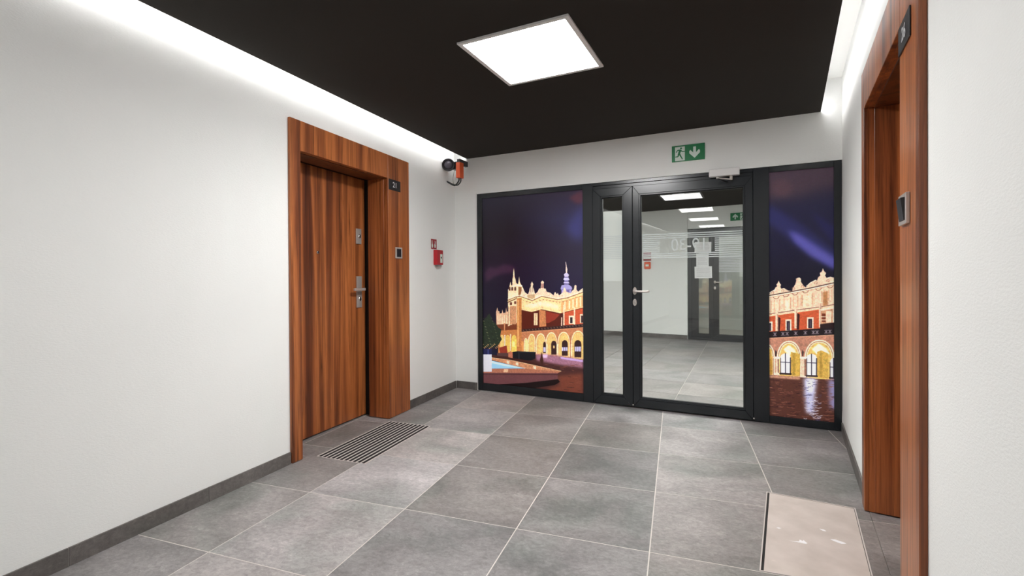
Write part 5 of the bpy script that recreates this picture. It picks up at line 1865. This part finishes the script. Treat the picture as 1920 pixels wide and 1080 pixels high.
mm.tube([(a0[0] + .025, a0[1] + .02, a0[2] + .002), (a0[0] + .018, a0[1] + .02, -.05), (a0[0] + .008, a0[1] + .02, -.10), (a0[0] + .015, a0[1] + .02, -.155)], .0028, 8, 4)
mm.make('signal_wire', 'wire', r)

# ------------------------------------------------------------------ entrance grating
gp = Plane(GRATE[0], GRATE[1])
gq = [Vector((*p, 0)) for p in [(-2.251, 2.555), (-2.227, 3.357), (-1.852, 3.354), (-1.862, 2.537)]]
r = bpy.data.objects.new('entrance_mat', None)
COL.objects.link(r)
r.location = ((gq[0] + gq[1] + gq[2] + gq[3]) / 4)
dg_ = (gq[1] - gq[0]).normalized()
ang = math.atan2(dg_.y, dg_.x)
r.rotation_euler = (0, 0, ang)
tag(r, 'recessed foot grating of black ribs and thin metal bars before the left door', 'floor grating')
L_, W_ = .806, .384
mm = MB()
mm.box(-L_ / 2, L_ / 2, -W_ / 2, W_ / 2, -.0035, -.0028)
mm.make('mat_well', 'carpet', r)
NR = 11
pitch = (W_ - .006) / NR
for k in range(NR + 1):
    y = -W_ / 2 + .003 + pitch * k
    MB().box(-L_ / 2, L_ / 2, y - .0042, y + .0042, -.0028, .0012).make('metal_bar', 'alu', r)
    if k < NR:
        MB().box(-L_ / 2 + .002, L_ / 2 - .002, y + .0062, y + pitch - .0062, -.0028, -.0002).make('rib_strip', 'carpet', r)
for s_ in (1, -1):
    MB().box(*sorted((s_ * L_ / 2, s_ * (L_ / 2 + .004))), -W_ / 2, W_ / 2, -.0028, .0012).make('end_bar', 'alu', r)

# ------------------------------------------------------------------ floor hatch
hc = sum(p[0] for p in HATCH) / 4, sum(p[1] for p in HATCH) / 4
r = bpy.data.objects.new('floor_hatch', None)
COL.objects.link(r)
r.location = (hc[0], hc[1], 0)
tag(r, 'pale beige unfinished hatch cover let into the tiles by the right door', 'floor hatch')
HP = [(p[0] - hc[0], p[1] - hc[1]) for p in [(.461, 2.901), (.309, 2.113), (.704, 2.113), (.854, 2.835)]]
def shrink(P, d):
    """inset a convex ccw outline by a distance per edge"""
    n = len(P)
    out = []
    for i in range(n):
        a, b, c = Vector(P[i - 1]), Vector(P[i]), Vector(P[(i + 1) % n])
        d1, d2 = (b - a).normalized(), (c - b).normalized()
        n1, n2 = Vector((-d1.y, d1.x)), Vector((-d2.y, d2.x))
        e1, e2 = d[i - 1], d[i]
        A_ = np.array([[n1.x, n1.y], [n2.x, n2.y]])
        v = np.linalg.solve(A_, np.array([n1.dot(b) + e1, n2.dot(b) + e2]))
        out.append((float(v[0]), float(v[1])))
    return out
# edges: 0 left, 1 near, 2 right, 3 far
o1 = shrink(HP, [.001] * 4)
o2 = shrink(HP, [.006, .005, .006, .006])
o3 = shrink(HP, [.016, .008, .008, .009])
for i in range(4):
    j = (i + 1) % 4
    MB().prism([o1[i], o1[j], o2[j], o2[i]], -.0039, .0012, 'z').make('edge_strip', 'alu', r)
MB().prism(o2, -.0039, -.0034, 'z').make('well_bottom', 'gasket', r)
MB().prism(o3, -.0034, -.0006, 'z', .0005).make('cover_board', 'hatch', r)
for (x, y, pts) in ((.523, 2.40, [(-.052, -.004), (-.012, .002), (-.006, .020), (.004, .012), (.010, .022), (.014, .008), (.020, .000), (.012, -.010), (-.01, -.006)]),
                    (.676, 2.455, [(-.030, .012), (-.010, .016), (.022, .000), (.026, -.010), (.006, -.016), (-.020, .000)]),
                    (.640, 2.545, [(-.014, .008), (.004, .006), (.010, -.008), (-.004, -.008)]), (.448, 2.500, [(-.010, .002), (.002, .006), (.012, .001), (0, -.005)])):
    MB().prism([(x - hc[0] + u, y - hc[1] + v) for u, v in ccw(pts)], -.0006, -.0001, 'z').make('plaster_splash', 'paper', r)

# ================================================================== the hall beyond the glass
FW_ = FP
m = MB()
m.box(-2.6, 1.69, -.03, .12, 0, 2.75)
m.box(1.69, 5.2, 0, .12, 2.04, 2.75)
m.box(3.32, 5.2, 0, .12, 0, 2.04)
put(tag(m.make('wall_far', 'wall'), 'white far wall of the hall seen through the glass', kind='structure'), FP)
m = MB()
m.box(-.12, 0, -.2, 6.6, 0, 2.75)
put(tag(m.make('wall_hall_left', 'wall'), 'left side wall of the hall beyond the glass', kind='structure'), BW, -.6, .13)
m = MB()
m.box(0, .12, -.2, 6.0, 0, 2.75)
put(tag(m.make('wall_hall_right', 'wall'), 'right side wall of the hall beyond the glass', kind='structure'), BW, 4.6, .13)
m = MB()
m.box(-.8, 4.8, .121, 8.2, 2.42, 2.52)
put(tag(m.make('ceiling_hall', 'black'), 'black ceiling of the hall beyond the glass', kind='structure'), BW)
# tiles of the hall, laid square to the partition
hall = [BW.pt(-.6, .13), BW.pt(4.6, .13), FP.pt(4.4, -.001), FP.pt(-2.2, -.031)]
hall = ccw(hall)
for i in range(-2, 9):
    for j in range(0, 11):
        x0, y0 = -.232 + .6 * i, .080 + .6 * j
        q = [BW.pt(x0 + G, y0 + G), BW.pt(x0 + .6 - G, y0 + G), BW.pt(x0 + .6 - G, y0 + .6 - G), BW.pt(x0 + G, y0 + .6 - G)]
        if j == 0:
            q = [BW.pt(x0 + G, .079), BW.pt(x0 + .6 - G, .079), q[2], q[3]]
        q = ccw(q)
        if j == 0:
            q = q if (x0 > .27 and x0 + .6 < 3.43) else []
            q = [q] if q else []
        else:
            q = inside(q, hall)
            q = [q] if area(q) > 5e-4 else []
        if q:
            make_tile(q, .74 * random.uniform(.93, 1.08))
# strip of tile under the frame
make_tile([ccw([BW.pt(.268, .0005), BW.pt(3.43, .0005), BW.pt(3.43, .078), BW.pt(.268, .078)])], .7)
b = MB()
b.box(-2.5, 1.688, -.042, -.031, .001, .078)
bb = put(b.make('baseboard_far', 'tile'), FP)
bb.color = (.42, .41, .40, 1)
tag(bb, 'dark skirting along the far wall of the hall', kind='structure')

d4 = root('door_4', FP, 1.69, 0, 0, 'second glazed anthracite door in the far wall of the hall', kind='structure')
bars('frame', d4, 0, 1.62, .003, 2.036, .07, .07, .075, .05, .002, .08, names=('frame_post', 'frame_rail'))
def far_leaf(x0, x1, gl, gr, nm):
    rr = bpy.data.objects.new(nm, None)
    COL.objects.link(rr)
    rr.parent = d4
    bars('l', rr, x0, x1, .055, 1.958, gl, gr, .085, .065, -.004, .07)
    MB().box(x0 + gl, x1 - gr, .03, .038, .12, 1.873).make('glass_pane', 'glass', rr)
    for k in range(10):
        z = 1.50 - .028 * k
        MB().box(x0 + gl, x1 - gr, .0275, .0295, z - .006, z + .006).make('frosted_strip', 'frost', rr)
    return rr
far_leaf(.073, .445, .11, .079, 'side_leaf')
fl = far_leaf(.448, 1.547, .085, .085, 'main_leaf')
MB().lathe([(.018, 0), (.018, -.008)], (.470, -.004, 1.06), n=14, sz=1.5).make('handle_rose', 'steel', fl)
mm = MB()
mm.tube([(.470, -.01, 1.06), (.470, -.05, 1.06), (.50, -.055, 1.058), (.60, -.05, 1.055)], .010, 8, 3)
mm.make('lever_handle', 'steel', fl)
MB().lathe([(.018, 0), (.018, -.008)], (.470, -.004, .955), n=14, sz=1.5).make('lock_rose', 'steel', fl)


def notice(x, z0, w_, h, label, tilt=0.0, y=-.006):
    r = root('notice_sheet', FP, x, y, z0, label, 'notice')
    mm = MB()
    mm.box(-w_ / 2, w_ / 2, -.0015, 0, 0, h)
    s_ = mm.make('sheet', 'paper', r)
    s_.rotation_euler = (0, tilt, 0)
    mm = MB()
    k = h - .03
    while k > .02:
        e = random.uniform(.02, .06)
        mm.box(-w_ / 2 + .03, w_ / 2 - e, -.0022, -.0016, k, k + .004)
        k -= .022
    p_ = mm.make('printed_lines', 'print', s_)
    return r


notice(1.955, 1.585, .285, .205, 'upper landscape notice on the door beyond the hall', .03)
notice(1.950, 1.345, .215, .235, 'middle portrait notice on the door beyond the hall', 0.0, -.008)
notice(1.965, 1.130, .300, .215, 'lowest landscape notice on the door beyond the hall', -.015, -.010)
exit_sign(FP, 2.55, 2.211, -.001, 'green exit sign with up arrow above the far door of the hall', mirror=True, up=True)
# fire point beyond
r = root('fire_alarm_sign', FP, .950, -.031, 1.550, 'red and white striped fire notice on the far hall wall', 'sign')
MB().box(-.075, .075, -.002, 0, -.08, .08).make('sign_plate', 'redprint', r)
mm = MB()
for z in (.050, .020, -.012, -.042):
    mm.box(-.066, .066, -.003, -.002, z - .007, z + .007)
mm.make('white_bands', 'signwhite', r)
r = root('fire_call_point', FP, .960, -.031, 1.380, 'orange call point box under the striped notice on the far hall wall', 'fire alarm')
MB().box(-.060, .060, -.045, 0, -.070, .070, .012).make('housing', 'orange', r)
MB().box(-.030, .030, -.047, -.045, -.020, .020, .001).make('instruction_label', 'signwhite', r)

# hall lights and detectors
for (s_, d_) in ((.6, 1.5), (3.1, 1.35), (1.9, 1.45)):
    p = BW.pt(s_, d_)
    lab = {3.1: 'unseen added hall light panel behind the narrow right print', 1.9: 'unseen added hall light panel just inside the glazed side leaf', .6: 'unseen added hall light panel behind the large left print'}[s_]
    ceiling_panel(p[0], p[1], lab, mat='hallfill', group='added hall light panels')
def detector(x, y, label):
    r = bpy.data.objects.new('smoke_detector', None)
    COL.objects.link(r)
    r.location = (x, y, 2.4195)
    tag(r, label, 'smoke detector', 'smoke detectors on the hall ceiling')
    MB().lathe([(.05, 0), (.05, -.015), (.032, -.032)], (0, 0, 0), axis='z', n=20).make('housing', 'white', r)
    MB().lathe([(.018, 0), (.015, -.008)], (0, 0, -.032), axis='z', n=12).make('sensor_cap', 'white', r)
    return r
detector(-.42, 7.35, 'round white detector on the hall ceiling, left one')
detector(-.76, 7.40, 'round white detector on the hall ceiling seen through the side pane')
r = bpy.data.objects.new('emergency_lamp', None)
COL.objects.link(r)
r.location = (.03, 7.42, 2.4195)
r.rotation_euler = (0, 0, BW.ang)
tag(r, 'small white emergency lamp on the hall ceiling', 'emergency lamp')
MB().box(-.09, .09, -.03, .03, -.035, 0, .004).make('housing', 'white', r)
MB().box(-.08, .08, -.022, .022, -.043, -.0352, .002).make('lens', 'frost', r)

# room beyond the far door, so its panes do not look into nothing
m = MB()
m.box(.6, 4.6, 2.1, 2.2, 0, 2.75)
m.box(.5, .6, .13, 2.2, 0, 2.75)
m.box(4.6, 4.7, .13, 2.2, 0, 2.75)
put(tag(m.make('wall_beyond', 'wall'), 'pale wall of the lobby behind the far door', kind='structure'), FP)
m = MB()
m.box(.5, 4.7, .125, 2.2, 2.42, 2.5)
put(tag(m.make('ceiling_beyond', 'black'), 'dark ceiling of the lobby behind the far door', kind='structure'), FP)
p = FP.pt(2.6, 1.2)  # unseen lamp added to light the lobby
ceiling_panel(p[0], p[1], 'unseen added light panel for the lobby behind the far door', mat='lobbyfill', plane_ang=FP.ang)
